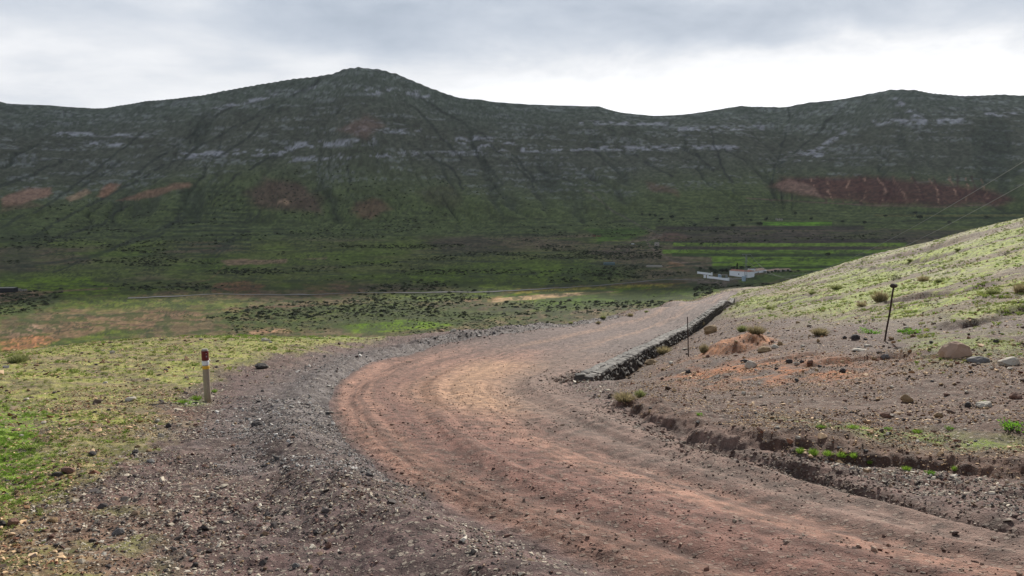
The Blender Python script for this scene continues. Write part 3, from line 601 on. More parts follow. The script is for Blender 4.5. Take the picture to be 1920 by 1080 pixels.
def grid_obj(name, fsel, mat, label=None):
    """fsel: boolean (NPh, NRr-1) of faces of the shared polar grid"""
    I, J = np.where(fsel); I2 = (I + 1) % NPh
    a = I * NRr + J; b = I2 * NRr + J; c_ = I2 * NRr + J + 1; d = I * NRr + J + 1
    F = np.stack([a, d, c_, b], 1); u, inv = np.unique(F.ravel(), return_inverse=True)
    V = np.stack([X.ravel()[u], Yg.ravel()[u], Z.ravel()[u]], 1); F = inv.reshape(-1, 4)
    me = bpy.data.meshes.new(name); me.vertices.add(len(V)); me.vertices.foreach_set('co', V.astype(np.float32).ravel())
    me.loops.add(len(F) * 4); me.loops.foreach_set('vertex_index', F.astype(np.int32).ravel())
    me.polygons.add(len(F)); me.polygons.foreach_set('loop_start', np.arange(0, len(F) * 4, 4, dtype=np.int32)); me.polygons.foreach_set('loop_total', np.full(len(F), 4, np.int32))
    me.polygons.foreach_set('use_smooth', np.ones(len(F), bool)); me.update(calc_edges=True); me.validate()
    ca = me.attributes.new('col', 'FLOAT_COLOR', 'POINT'); cc = np.ones((len(V), 4), np.float32); cc[:, :3] = C.reshape(-1, 3)[u]; ca.data.foreach_set('color', cc.ravel())
    pa = me.attributes.new('peb', 'FLOAT', 'POINT'); pa.data.foreach_set('value', peb.ravel()[u].astype(np.float32))
    me.materials.append(mat); o = bpy.data.objects.new(name, me); COL.objects.link(o); o['kind'] = 'structure'
    if label: o['label'] = label
    return o
rmid = (Rr[:-1] + Rr[1:]) / 2
insG = np.zeros(X.shape, bool); insG[nm] = ins
fr_ = insG[:, :-1] & insG[:, 1:] & np.roll(insG, -1, 0)[:, :-1] & np.roll(insG, -1, 0)[:, 1:]
fn = np.broadcast_to((rmid < 140)[None], fr_.shape)
Tf = np.zeros(fr_.shape); Tf = T[:, :-1]
mt = (Tf > 0) & ~fn
grid_obj('dirt_road', fr_ & fn, MG, 'reddish rutted dirt road that bends round and runs down towards the farm')
grid_obj('hillside', fn & ~fr_, MG, 'stony near hillside with patchy grass on both sides of the dirt road')
grid_obj('valley_floor', ~fn & ~mt, MV, 'green and brown valley floor with fields and scrub')
grid_obj('mountain', mt, MM, 'long dark green mountain range with pale rock ledges and gullies')
# closing disc under the camera
import bmesh
bm = bmesh.new(); cv_ = bm.verts.new((0, 0, -1.6)); ring = [bm.verts.new((X[i, 0], Yg[i, 0], Z[i, 0])) for i in range(NPh)]
for i in range(NPh): bm.faces.new((cv_, ring[(i + 1) % NPh], ring[i]))
me = bpy.data.meshes.new('ground'); bm.to_mesh(me); bm.free(); me.materials.append(MG)
ca = me.attributes.new('col', 'FLOAT_COLOR', 'POINT'); ca.data.foreach_set('color', np.tile([.15, .105, .09, 1], len(me.vertices)).astype(np.float32))
o = bpy.data.objects.new('ground', me); COL.objects.link(o); o['kind'] = 'structure'
#@@OBJECTS@@
# ------------------------------------------------------------------ lookups on the finished ground
def gidx(x, y):
    ph = np.arctan2(x, y); r = np.hypot(x, y); return np.interp(ph, Ph, np.arange(NPh)), np.interp(r, Rr, np.arange(NRr))
def gsample(Gd, x, y):
    u, v = gidx(np.atleast_1d(x).astype(float), np.atleast_1d(y).astype(float)); i = np.clip(u.astype(int), 0, NPh - 2); j = np.clip(v.astype(int), 0, NRr - 2); a = u - i; b = v - j
    if Gd.ndim == 3: a = a[:, None]; b = b[:, None]
    return (Gd[i, j] * (1 - a) + Gd[i + 1, j] * a) * (1 - b) + (Gd[i, j + 1] * (1 - a) + Gd[i + 1, j + 1] * a) * b
def gz(x, y): return float(gsample(Z, x, y)[0])
def at(px, py, rmin=2.5, rmax=1400):
    """point of the finished ground seen at a photo pixel"""
    u, w, q = pdir(px, py); hl = math.hypot(u, w); r = np.exp(np.linspace(math.log(rmin), math.log(rmax), 5000))
    xx, yy = r * u / hl, r * w / hl; zz = gsample(Z, xx, yy); k = np.where(q / hl * r < zz)[0]; k = k[0] if len(k) else len(r) - 1
    return Vector((float(xx[k]), float(yy[k]), float(zz[k])))
def mgrid(vals, fill=0.):
    g = np.full(X.shape, fill); g[nm] = vals; return g
G_ins = mgrid(ins.astype(float)); G_gr = mgrid(gmask); G_hill = mgrid(hill); G_green = mgrid(green); G_sh = mgrid(sh); G_do = mgrid(d_o, 99); G_lat = mgrid(lat); G_bank = mgrid(bank); G_lush = mgrid(lush); G_ao = mgrid(a_o); G_di = mgrid(d_i, 99); G_bench = mgrid(bench)
G_dw = mgrid(dw, 99)

def empty(name, loc, label, cat, group=None, rz=0):
    o = bpy.data.objects.new(name, None); COL.objects.link(o); o.location = loc; o.rotation_euler = (0, 0, rz); o.empty_display_size = .3
    o['label'] = label; o['category'] = cat
    if group: o['group'] = group
    return o
def tag(o, label, cat, group=None):
    o['label'] = label; o['category'] = cat
    if group: o['group'] = group
    return o
def link(name, me, parent=None, loc=None, mat=None):
    o = bpy.data.objects.new(name, me); COL.objects.link(o)
    if parent: o.parent = parent
    if loc is not None: o.location = loc
    if mat and not me.materials: me.materials.append(mat)
    return o
def bm_mesh(name, bm, mat=None, smooth=False):
    me = bpy.data.meshes.new(name); bmesh.ops.recalc_face_normals(bm, faces=bm.faces); bm.to_mesh(me); bm.free()
    if smooth: me.polygons.foreach_set('use_smooth', [True] * len(me.polygons))
    if mat: me.materials.append(mat)
    return me
def box(bm, x0, x1, y0, y1, z0, z1, M=None):
    vs = [bm.verts.new((x, y, z)) for x in (x0, x1) for y in (y0, y1) for z in (z0, z1)]
    for f in ((0, 1, 3, 2), (4, 6, 7, 5), (0, 4, 5, 1), (2, 3, 7, 6), (0, 2, 6, 4), (1, 5, 7, 3)): bm.faces.new([vs[i] for i in f])
    if M is not None: bmesh.ops.transform(bm, matrix=M, verts=vs)
    return vs
def tube(bm, pts, rad, n=8):
    rings = []
    for i, p in enumerate(pts):
        p = Vector(p); d = (Vector(pts[min(i + 1, len(pts) - 1)]) - Vector(pts[max(i - 1, 0)])).normalized()
        a = d.orthogonal().normalized(); b = d.cross(a); r = rad[i] if isinstance(rad, (list, tuple)) else rad
        rings.append([bm.verts.new(p + (a * math.cos(2 * PI * k / n) + b * math.sin(2 * PI * k / n)) * r) for k in range(n)])
    for A_, B_ in zip(rings, rings[1:]):
        for k in range(n): bm.faces.new((A_[k], A_[(k + 1) % n], B_[(k + 1) % n], B_[k]))
    bm.faces.new(rings[0][::-1]); bm.faces.new(rings[-1])
def simple_mat(name, col, rough=.9, var=.35, scale=8, bump=.01, spec=.25, stretch=None, rnd=0.0):
    m, nt, b, h = mat_new(name); tc = nt.nodes.new('ShaderNodeTexCoord'); v = tc.outputs['Object']
    if stretch:
        mp = nt.nodes.new('ShaderNodeMapping'); mp.inputs['Scale'].default_value = stretch; nt.links.new(v, mp.inputs[0]); v = mp.outputs[0]
    n1 = h.noise(v, scale, 5, .65); n2 = h.noise(v, scale * .25, 2, .5)
    f = h.math('ADD', 1 - var, h.math('MULTIPLY', h.math('ADD', n1, n2), var))
    if rnd:
        oi = nt.nodes.new('ShaderNodeObjectInfo'); f = h.math('MULTIPLY', f, h.math('ADD', 1 - rnd, h.math('MULTIPLY', oi.outputs['Random'], 2 * rnd)))
    sc = nt.nodes.new('ShaderNodeVectorMath'); sc.operation = 'SCALE'; sc.inputs[0].default_value = col; nt.links.new(f, sc.inputs['Scale']); nt.links.new(sc.outputs[0], b.inputs['Base Color'])
    b.inputs['Roughness'].default_value = rough; b.inputs['Specular IOR Level'].default_value = spec
    if bump:
        bp = nt.nodes.new('ShaderNodeBump'); bp.inputs['Strength'].default_value = .7; bp.inputs['Distance'].default_value = bump; nt.links.new(n1, bp.inputs['Height']); nt.links.new(bp.outputs[0], b.inputs['Normal'])
    return m
def inst_mat(name, trans=0.0, var=.25):
    m, nt, b, h = mat_new(name); at_ = nt.nodes.new('ShaderNodeAttribute'); at_.attribute_type = 'INSTANCER'; at_.attribute_name = 'scol'
    geo = nt.nodes.new('ShaderNodeNewGeometry'); n1 = h.noise(geo.outputs['Position'], 40 if not trans else 6, 3, .6)
    sc = nt.nodes.new('ShaderNodeVectorMath'); sc.operation = 'SCALE'; nt.links.new(at_.outputs['Color'], sc.inputs[0]); nt.links.new(h.math('ADD', 1 - var, h.math('MULTIPLY', n1, 2 * var)), sc.inputs['Scale'])
    nt.links.new(sc.outputs[0], b.inputs['Base Color']); b.inputs['Roughness'].default_value = .85; b.inputs['Specular IOR Level'].default_value = .35 if not trans else .15
    if trans:
        tr = nt.nodes.new('ShaderNodeBsdfTranslucent'); nt.links.new(sc.outputs[0], tr.inputs[0]); mx = nt.nodes.new('ShaderNodeMixShader'); mx.inputs[0].default_value = trans
        nt.links.new(b.outputs[0], mx.inputs[1]); nt.links.new(tr.outputs[0], mx.inputs[2]); o_ = [n for n in nt.nodes if n.type == 'OUTPUT_MATERIAL'][0]; nt.links.new(mx.outputs[0], o_.inputs[0])
    return m
M_ist = inst_mat('loose_stone'); M_iveg = inst_mat('low_plant', .35)

# ---- stone shapes
def stone_mesh(name, seed, npts=15, flat=.55, mat=None, sub=0):
    rs = random.Random(seed); bm = bmesh.new()
    for _ in range(npts):
        v = Vector((rs.gauss(0, 1), rs.gauss(0, 1), rs.gauss(0, 1))).normalized() * rs.uniform(.8, 1.05)
        bm.verts.new((v.x * .5, v.y * .5 * rs.uniform(.7, .95), v.z * .5 * flat))
    r = bmesh.ops.convex_hull(bm, input=bm.verts); bmesh.ops.delete(bm, geom=list({g for g in r['geom_interior'] + r['geom_unused'] if isinstance(g, bmesh.types.BMVert)}), context='VERTS')
    if sub:
        bmesh.ops.subdivide_edges(bm, edges=bm.edges[:], cuts=sub, use_grid_fill=True, smooth=.25)
        for v in bm.verts:
            p = v.co * 6; k = vnoise(p.x + seed, p.y + p.z * 1.3, seed) - .5; v.co += v.co.normalized() * float(k) * .09
    return bm_mesh(name, bm, mat)
def hidden_coll(name, meshes):
    c = bpy.data.collections.new(name)
    for i, me in enumerate(meshes): c.objects.link(bpy.data.objects.new('%s_shape' % name, me))
    return c
def scatter(name, pos, rot, scl, col, idx, coll, label=None):
    me = bpy.data.meshes.new(name); n = len(pos); me.vertices.add(n); me.vertices.foreach_set('co', pos.astype(np.float32).ravel())
    for nm_, ty, key, arr in (('rot', 'FLOAT_VECTOR', 'vector', rot), ('scl', 'FLOAT_VECTOR', 'vector', scl), ('scol', 'FLOAT_COLOR', 'color', np.concatenate([col, np.ones((n, 1))], 1)), ('idx', 'INT', 'value', idx)):
        a = me.attributes.new(nm_, ty, 'POINT'); a.data.foreach_set(key, (arr.astype(np.int32) if ty == 'INT' else arr.astype(np.float32)).ravel())
    o = bpy.data.objects.new(name, me); COL.objects.link(o); o['kind'] = 'stuff'
    if label: o['label'] = label
    g = bpy.data.node_groups.new(name, 'GeometryNodeTree'); g.interface.new_socket('Geometry', in_out='INPUT', socket_type='NodeSocketGeometry'); g.interface.new_socket('Geometry', in_out='OUTPUT', socket_type='NodeSocketGeometry')
    gi = g.nodes.new('NodeGroupInput'); go = g.nodes.new('NodeGroupOutput'); ip = g.nodes.new('GeometryNodeInstanceOnPoints'); ci = g.nodes.new('GeometryNodeCollectionInfo'); m2p = g.nodes.new('GeometryNodeMeshToPoints')
    ci.inputs['Collection'].default_value = coll; ci.inputs['Separate Children'].default_value = True; ci.inputs['Reset Children'].default_value = True
    def na(n_, t):
        d = g.nodes.new('GeometryNodeInputNamedAttribute'); d.data_type = t; d.inputs['Name'].default_value = n_; return d.outputs['Attribute']
    g.links.new(gi.outputs[0], m2p.inputs['Mesh']); g.links.new(m2p.outputs[0], ip.inputs['Points']); g.links.new(ci.outputs[0], ip.inputs['Instance']); ip.inputs['Pick Instance'].default_value = True
    g.links.new(na('idx', 'INT'), ip.inputs['Instance Index']); e2r = g.nodes.new('FunctionNodeEulerToRotation'); g.links.new(na('rot', 'FLOAT_VECTOR'), e2r.inputs[0]); g.links.new(e2r.outputs[0], ip.inputs['Rotation']); g.links.new(na('scl', 'FLOAT_VECTOR'), ip.inputs['Scale'])
    g.links.new(ip.outputs[0], go.inputs[0]); md = o.modifiers.new('scatter', 'NODES'); md.node_group = g
    return o
def sector(n, r0, r1, half_=.64):
    r = np.sqrt(RS.rand(n) * (r1 ** 2 - r0 ** 2) + r0 ** 2); p = (RS.rand(n) * 2 - 1) * half_; return r * np.sin(p), r * np.cos(p), r

# ---- gravel and loose stones
SV = [stone_mesh('pebble', 100 + i, 12, (.45, .6, .35, .7, .5, .4)[i % 6], M_ist) for i in range(8)]
CST = hidden_coll('pebble', SV)
gp = []; 
def stone_cols(x, y, n):
    k = RS.rand(n)[:, None]; base_c = gsample(C, x, y); insd = gsample(G_ins, x, y)[:, None]; hl = gsample(G_hill, x, y)[:, None]; gr = gsample(G_gr, x, y)[:, None]; shd = gsample(G_sh, x, y)[:, None]
    pal = np.where(k < .34, c3(.48, .42, .34), np.where(k < .48, c3(.23, .16, .11), np.where(k < .78, c3(.075, .062, .058), np.where(k < .92, c3(.15, .085, .068), c3(.55, .50, .43)))))
    pal = np.where(insd > .5, lerp(base_c * .75, pal, .35), pal); pal = np.where((shd > .3) & (insd < .5), lerp(pal, pal.mean(1, keepdims=True) * [1.0, .98, .98], .6), pal)
    pal = np.where((hl > .5) | (gr > .5), pal * c3(1.14, .93, .74), pal)
    l_ = pal.mean(1, keepdims=True); pal = np.clip(l_ + (pal - l_) * 1.2, .01, .8); return pal * RS.uniform(.7, 1.25, (n, 1))
for smin, smax, r0, r1, dens in ((.013, .030, 3.4, 10, 1150), (.022, .048, 3.4, 18, 230), (.04, .08, 3.4, 38, 22), (.07, .14, 5, 80, 3.2), (.13, .26, 12, 130, .22)):
    n = int(.64 * (r1 ** 2 - r0 ** 2) * dens); x, y, r = sector(n, r0, r1); bk = gsample(G_bank, x, y)
    insd = gsample(G_ins, x, y); gr = gsample(G_gr, x, y); shd = gsample(G_sh, x, y); lu = gsample(G_lush, x, y); ldd = gsample(G_lat, x, y); hl = gsample(G_hill, x, y); grn = gsample(G_green, x, y); do_ = gsample(G_do, x, y)
    cl = fbm(x * .8, y * .8, 3, 301); cl2 = fbm(x * 3, y * 3, 2, 302)
    w = lerp(.95, .13 + .25 * ss(.72, .95, ldd) + .12 * ss(.12, 0, ldd), insd) * ss(.25, .6, cl + (cl2 - .5) * .5) * 1.25
    w = w * (1 - .85 * bk) * (1 - .6 * lu) * (1 + .25 * gr) * (1 + 1.0 * (shd > .4) * (1 - insd)) * (1 - .15 * grn) * (1 + .7 * hl)
    if smin > .06: w = w * np.where((insd < .5) & (do_ < 1.8) & (y > 24), 2.6, 1) * (1 + .8 * (grn > .4))* np.where(insd > .3, .25, 1)
    keep = RS.rand(n) < w; x, y, r = x[keep], y[keep], r[keep]; n = len(x); sz = smin * (smax / smin) ** (RS.rand(n) ** 1.7); gp.append((x, y, sz))
# rill of small stones on the road, stones at the wall's start, rubble along the bank foot
def along(L, n, spread, smin, smax, t0=0, t1=1):
    k = RS.uniform(t0, t1, n) * (len(L) - 1.001); i = k.astype(int); f = (k - i)[:, None]; p = L[i] * (1 - f) + L[i + 1] * f + RS.normal(0, spread, (n, 2)); gp.append((p[:, 0], p[:, 1], RS.uniform(smin, smax, n)))
along(Lrill, 700, .07, .015, .045, 0, .8); along(Lbank + [-.05, -.28], 700, .12, .02, .07); along(Lstep, 250, .2, .02, .05)
along(Lwall, 700, .35, .05, .14, 0, .03); along(Lwall + [.0, -.5], 900, .35, .06, .16, 0, .5); along(Lout[70:] + [-.4, .5], 2600, .45, .05, .16)
x = np.concatenate([a[0] for a in gp]); y = np.concatenate([a[1] for a in gp]); sz = np.concatenate([a[2] for a in gp]); n = len(x)
z = gsample(Z, x, y) + sz * .08
sc3 = np.stack([sz * RS.uniform(.8, 1.3, n), sz * RS.uniform(.7, 1.1, n), sz * RS.uniform(.6, 1.15, n)], 1)
scatter('gravel', np.stack([x, y, z], 1), np.stack([RS.normal(0, .3, n), RS.normal(0, .3, n), RS.uniform(0, 6.28, n)], 1), sc3, stone_cols(x, y, n), RS.randint(0, 8, n), CST, 'loose gravel and small stones strewn over the hillside and road edges')
print('gravel', n)

# ---- individual stones
SM = {'pale': simple_mat('pale_stone', (.46, .41, .34), .85, .35, 7, .02), 'ochre': simple_mat('ochre_stone', (.30, .20, .11), .9, .4, 6, .03), 'dark': simple_mat('dark_stone', (.060, .052, .050), .8, .4, 8, .02), 'reddish': simple_mat('reddish_stone', (.20, .115, .085), .9, .4, 6, .02), 'pinkish': simple_mat('pinkish_stone', (.40, .27, .20), .9, .35, 5, .03), 'grey': simple_mat('grey_stone', (.16, .15, .145), .85, .35, 7, .02)}
SMESH = {k: [stone_mesh('stone', 300 + 10 * j + i, 16, (.5, .65, .4, .75)[i], m) for i in range(4)] for j, (k, m) in enumerate(SM.items())}
def put_stone(p, w, kind, hgt, label, group=None, var=None, name='stone', sub=None, asp=.75, rz=None):
    me = sub if sub is not None else SMESH[kind][random.randrange(4) if var is None else var]
    o = link(name, me, None); flat = {0: .5, 1: .65, 2: .4, 3: .75}
    zs = (max(v.co.z for v in me.vertices) - min(v.co.z for v in me.vertices)); sx = w; o.scale = (sx, sx * asp / .8, hgt / zs); o.location = (p[0], p[1], p[2] + hgt * .22); o.rotation_euler = (random.gauss(0, .12), random.gauss(0, .12), random.uniform(0, 6.28) if rz is None else rz)
    return tag(o, label, 'stone' if name == 'stone' else name, group)
def BM_(seed, kind, flat=.75, n=24): return stone_mesh('boulder', seed, n, flat, SM[kind], 2)
PS = [  # px, py(base), width px, height px, kind, label, sub seed
    (1335, 624, 34, 20, 'ochre', 'large rounded ochre boulder right of the low stone wall near its bend', 901), (1222, 684, 30, 13, 'ochre', 'ochre rock on the dirt just right of the low wall, left of the thin stake', 902),
    (1790, 670, 60, 36, 'pinkish', 'big pinkish angular rock on the right hillside, right of the leaning stake', 903), (1890, 684, 40, 20, 'pale', 'pale block with dark side at the right edge, right of the pinkish slab', 904), (1834, 680, 44, 13, 'grey', 'flat tilted grey slab between the pinkish slab and the pale block', 905),
    (1407, 690, 26, 16, 'pale', 'whitish pointed stone on the orange soil below the red outcrop', 906), (1398, 680, 22, 7, 'dark', 'dark flat stone leaning behind the whitish pointed stone', 907), (1433, 660, 30, 14, 'ochre', 'rounded brown rock at the right end of the red outcrop', 908), (1452, 653, 20, 9, 'pale', 'pale flat rock with dark edge right of the red outcrop', 909),
    (1463, 648, 13, 9, 'ochre', 'small brown rock at the end of the row of rocks by the red outcrop', 910), (1604, 636, 20, 12, 'dark', 'dark brown block of stone left of the tall leaning stake', 911), (1584, 635, 9, 6, 'dark', 'small dark stone beside the dark brown block left of the leaning stake', 912), (1612, 658, 30, 6, 'pale', 'pale flat slab lying below and left of the leaning stake', 913), (1627, 650, 18, 6, 'pale', 'small pale slab touching the larger flat slab by the leaning stake', 914),
    (1580, 699, 14, 10, 'dark', 'round black stone alone on the orange soil', 915), (1660, 672, 18, 9, 'grey', 'grey stone at the right end of the small eroded hollow', 916), (1480, 680, 16, 9, 'dark', 'dark stone in the small pile right of the whitish pointed stone', 917), (1494, 684, 14, 7, 'pale', 'pale stone in the small pile right of the whitish pointed stone', 918), (1503, 680, 10, 6, 'dark', 'smallest dark stone of the pile right of the whitish pointed stone', 919),
    (221, 1003, 26, 16, 'grey', 'pale grey angular stone with a shaded side at lower left', 920), (128, 886, 30, 13, 'reddish', 'brownish red rock at the edge of the grass at lower left', 921), (107, 893, 22, 9, 'dark', 'dark flat stone touching the brownish red rock at lower left', 922), (150, 878, 14, 9, 'ochre', 'ochre pebble right of the brownish red rock at lower left', 923), (174, 853, 18, 9, 'dark', 'blackish stone in the grass above the brownish red rock', 924),
    (481, 798, 26, 9, 'dark', 'flat black stone alone on the gravel right of the wooden post', 925), (490, 691, 30, 12, 'dark', 'jagged black stone at the gravel edge beyond the wooden post', 926), (316, 801, 13, 9, 'dark', 'dark stone on the gravel below the wooden post', 927), (302, 820, 14, 10, 'pale', 'pale stone below the dark stone near the wooden post', 928), (283, 866, 20, 6, 'grey', 'flat grey stone on the gravel at left', 929), (254, 850, 16, 8, 'dark', 'squarish dark stone on the gravel left of centre', 930), (279, 847, 13, 7, 'ochre', 'small ochre stone right of the squarish dark stone', 931),
    (25, 985, 26, 15, 'reddish', 'reddish rock at the left edge of the picture', 932), (4, 986, 16, 13, 'dark', 'dark rock half cut by the left edge beside the reddish rock', 933), (100, 978, 20, 10, 'ochre', 'brown stone on the bare soil right of the reddish rock', 934), (616, 1026, 14, 11, 'reddish', 'brick red stone on the gravel near the bottom edge', 935), (593, 1003, 13, 11, 'dark', 'dark stone above the brick red stone near the bottom edge', 936), (367, 1061, 12, 9, 'dark', 'black pebble near the bottom edge left of centre', 937), (555, 1064, 15, 10, 'grey', 'bluish grey pebble near the bottom edge', 938),
    (1290, 700, 12, 8, 'dark', 'dark block among pale stones on the dirt right of the low wall', 939), (1845, 762, 34, 9, 'pale', 'long pale flat stone beside a green plant at right', 940), (1905, 748, 24, 16, 'reddish', 'reddish brown rock at the right edge above the bank', 941), (1815, 762, 14, 10, 'dark', 'dark stone left of the long pale flat stone', 942), (1760, 782, 18, 10, 'ochre', 'brown rock on the terrace above the bank at right', 943), (1660, 782, 20, 11, 'reddish', 'reddish brown rock above the middle of the bank', 944), (1700, 752, 24, 15, 'ochre', 'yellowish brown rock with grass growing on top', 945),
    (1183, 708, 0, 0, '', '', 0), (490, 687, 0, 0, '', '', 0), (245, 752, 22, 9, 'pale', 'white flat stone in the sunlit stony grass left of the wooden post', 946), (498, 640, 22, 8, 'pale', 'pale rock on the left crest where the grass meets the valley', 947), (850, 622, 15, 6, 'pale', 'longer pale rock of the two on the outer road edge', 948), (828, 621, 12, 5, 'ochre', 'shorter yellowish rock of the two on the outer road edge', 949), (1415, 800, 16, 8, 'ochre', 'brown rock on the slope of the bank', 950)]
for a in PS:
    if not a[2]: continue
    px_, py_, wp, hp, kd, lb, sd_ = a; p = at(px_, py_); dd = p.y * CT - p.z * ST; put_stone(p, wp / FPX * dd, kd, hp / FPX * dd * 1.15, lb, None, None, 'stone', BM_(sd_, kd), .8, random.uniform(-.3, .3))
GN_ = {'near': 'stones scattered on the purple gravel at left', 'hill': 'stones scattered on the right hillside', 'grass': 'stones lying in the left grass'}
LBL = {('near', 'pale'): 'pale stone loose on the gravel left of the road', ('near', 'dark'): 'dark stone loose on the gravel left of the road', ('near', 'reddish'): 'reddish stone loose on the gravel left of the road', ('near', 'grey'): 'grey stone loose on the gravel left of the road', ('near', 'ochre'): 'ochre stone loose on the gravel left of the road',
       ('hill', 'pale'): 'pale stone lying loose on the right hillside', ('hill', 'dark'): 'dark stone lying loose on the right hillside', ('hill', 'reddish'): 'reddish stone lying loose on the right hillside', ('hill', 'grey'): 'grey stone lying loose on the right hillside', ('hill', 'ochre'): 'ochre stone lying loose on the right hillside',
       ('grass', 'pale'): 'pale stone lying in the sunlit grass at left', ('grass', 'dark'): 'dark stone lying in the sunlit grass at left', ('grass', 'reddish'): 'reddish stone lying in the sunlit grass at left', ('grass', 'grey'): 'grey stone lying in the sunlit grass at left', ('grass', 'ochre'): 'ochre stone lying in the sunlit grass at left'}
cnt = 0
while cnt < 235:
    px_ = random.uniform(0, 1920); py_ = random.uniform(600, 1075)
    p = at(px_, py_)
    if p.length > 60 or gsample(G_ins, p.x, p.y)[0] > .1 or gsample(G_dw, p.x, p.y)[0] < .7: continue
    zone = 'hill' if gsample(G_hill, p.x, p.y)[0] > .5 else ('grass' if gsample(G_gr, p.x, p.y)[0] > .5 else 'near')
    if zone == 'near' and random.random() < .25: continue
    dd = p.y; wpx = random.uniform(8, 15) if zone != 'near' else random.uniform(7, 12); kd = random.choices(['pale', 'dark', 'reddish', 'grey', 'ochre'], {'near': [3, 4, 2, 3, 1], 'hill': [4, 3, 2, 1, 4], 'grass': [4, 2, 1, 1, 4]}[zone])[0]
    w_ = min(.42, wpx / FPX * dd); put_stone(p, w_, kd, w_ * random.uniform(.35, .6), LBL[(zone, kd)], kd + ' ' + GN_[zone]); cnt += 1

# ---- low stone wall along the inner edge of the road
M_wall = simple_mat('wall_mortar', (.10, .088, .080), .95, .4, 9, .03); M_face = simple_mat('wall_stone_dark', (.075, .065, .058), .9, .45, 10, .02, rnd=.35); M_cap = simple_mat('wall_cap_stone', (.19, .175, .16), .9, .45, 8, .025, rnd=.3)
wseg = np.hypot(*(Lwall[1:] - Lwall[:-1]).T); wcum = np.concatenate([[0], np.cumsum(wseg)]); WL = wcum[-1]
Lw2 = Lwall.copy()
for _ in range(6): Lw2[1:-1] = (Lw2[:-2] + Lw2[1:-1] * 2 + Lw2[2:]) / 4
zt_raw = np.array([float((base(p[0], p[1]))) for p in Lwall]); 
for _ in range(12): zt_raw[1:-1] = (zt_raw[:-2] + zt_raw[1:-1] * 2 + zt_raw[2:]) / 4
def wall_at(s):
    s = min(max(s, 0), WL - 1e-3); p = Vector((float(np.interp(s, wcum, Lw2[:, 0])), float(np.interp(s, wcum, Lw2[:, 1])), float(np.interp(s, wcum, zt_raw)) + .17))
    q = Vector((float(np.interp(s + .3, wcum, Lw2[:, 0])), float(np.interp(s + .3, wcum, Lw2[:, 1])), 0)); q0 = Vector((float(np.interp(s - .3, wcum, Lw2[:, 0])), float(np.interp(s - .3, wcum, Lw2[:, 1])), 0))
    t = (q - q0).normalized(); nrm = Vector((t.y, -t.x, 0)); return p, t, nrm            # nrm points to the hill side (right)
p0, t0, n0 = wall_at(0)
wall = empty('stone_wall', p0, 'long low dry stone retaining wall along the inner edge of the dirt road', 'wall')
WW = .46
bm = bmesh.new(); rings = []
for s in np.concatenate([np.arange(0, 40, .5), np.arange(40, WL, 1.5)]):
    p, t, nr_ = wall_at(float(s)); j = .02 * math.sin(s * 3.1); rings.append([bm.verts.new(p + nr_ * a + Vector((0, 0, b + j))) for a, b in ((-.02, -.35), (-.02, -.03), (WW - .03, -.03), (WW - .02, -.95))])
for a, b in zip(rings, rings[1:]):
    for k in range(3): bm.faces.new((a[k], a[k + 1], b[k + 1], b[k]))
bm.faces.new(rings[0]); bm.faces.new(rings[-1][::-1])
for v in bm.verts: v.co -= p0
link('masonry_core', bm_mesh('masonry_core', bm, M_wall), wall)
fst = [stone_mesh('face_stone', 700 + i, 18, .9, M_face) for i in range(6)]; cst = [stone_mesh('cap_stone', 720 + i, 20, .35, M_cap) for i in range(6)]
def place_ws(me, name, p, t, nr_, L, Wd, Hh, tilt=0):
    o = link(name, me, wall); x_ = [v.co.x for v in me.vertices]; y_ = [v.co.y for v in me.vertices]; z_ = [v.co.z for v in me.vertices]
    o.scale = (L / (max(x_) - min(x_)), Wd / (max(y_) - min(y_)), Hh / (max(z_) - min(z_))); o.location = p - p0; o.rotation_euler = (random.gauss(0, .05), random.gauss(0, .05), math.atan2(t.y, t.x) + random.gauss(0, .08)); return o
s = .1; nf = 0
while s < WL and nf < 285:
    L_ = random.uniform(.22, .45) * (1 + s / 60); p, t, nr_ = wall_at(s + L_ / 2); z0 = -.02
    for c_ in range(3):
        if nf >= 285: break
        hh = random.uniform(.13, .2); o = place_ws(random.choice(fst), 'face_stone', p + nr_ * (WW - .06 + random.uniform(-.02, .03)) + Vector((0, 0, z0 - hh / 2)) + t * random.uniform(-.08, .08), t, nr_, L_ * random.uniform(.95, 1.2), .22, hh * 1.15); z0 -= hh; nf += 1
    s += L_ * .95
s_face = s; s = 0; nc = 0
while s < WL and nc < 285:
    L_ = random.uniform(.25, .5) * (1 + s / 80); p, t, nr_ = wall_at(s + L_ / 2); a = 0
    for c_ in range(2):
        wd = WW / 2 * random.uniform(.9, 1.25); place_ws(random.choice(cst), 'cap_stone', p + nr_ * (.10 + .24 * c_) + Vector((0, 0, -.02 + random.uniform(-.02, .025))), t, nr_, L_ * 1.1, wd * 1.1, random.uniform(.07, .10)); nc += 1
    s += L_ * .97
# farther stones of the wall, too small to tell apart: one part
def far_wall(name, s0, off, zoff, meshes, dims, mat):
    bm = bmesh.new(); s = s0
    while s < WL - .3:
        L_ = random.uniform(.4, .7); p, t, nr_ = wall_at(s); me_ = random.choice(meshes); tmp = bmesh.new(); tmp.from_mesh(me_)
        M_ = Matrix.Translation(p + nr_ * off + Vector((0, 0, zoff + random.uniform(-.03, .03))) - p0) @ Matrix.Rotation(math.atan2(t.y, t.x), 4, 'Z') @ Matrix.Diagonal((L_ * 1.2, dims[0] * 1.2, dims[1] * 1.6, 1))
        bmesh.ops.transform(tmp, matrix=M_, verts=tmp.verts); m2 = bpy.data.meshes.new('t'); tmp.to_mesh(m2); tmp.free(); bm.from_mesh(m2); bpy.data.meshes.remove(m2); s += L_
    if len(bm.verts): o = link(name, bm_mesh(name, bm, mat), wall); o['kind'] = 'stuff'
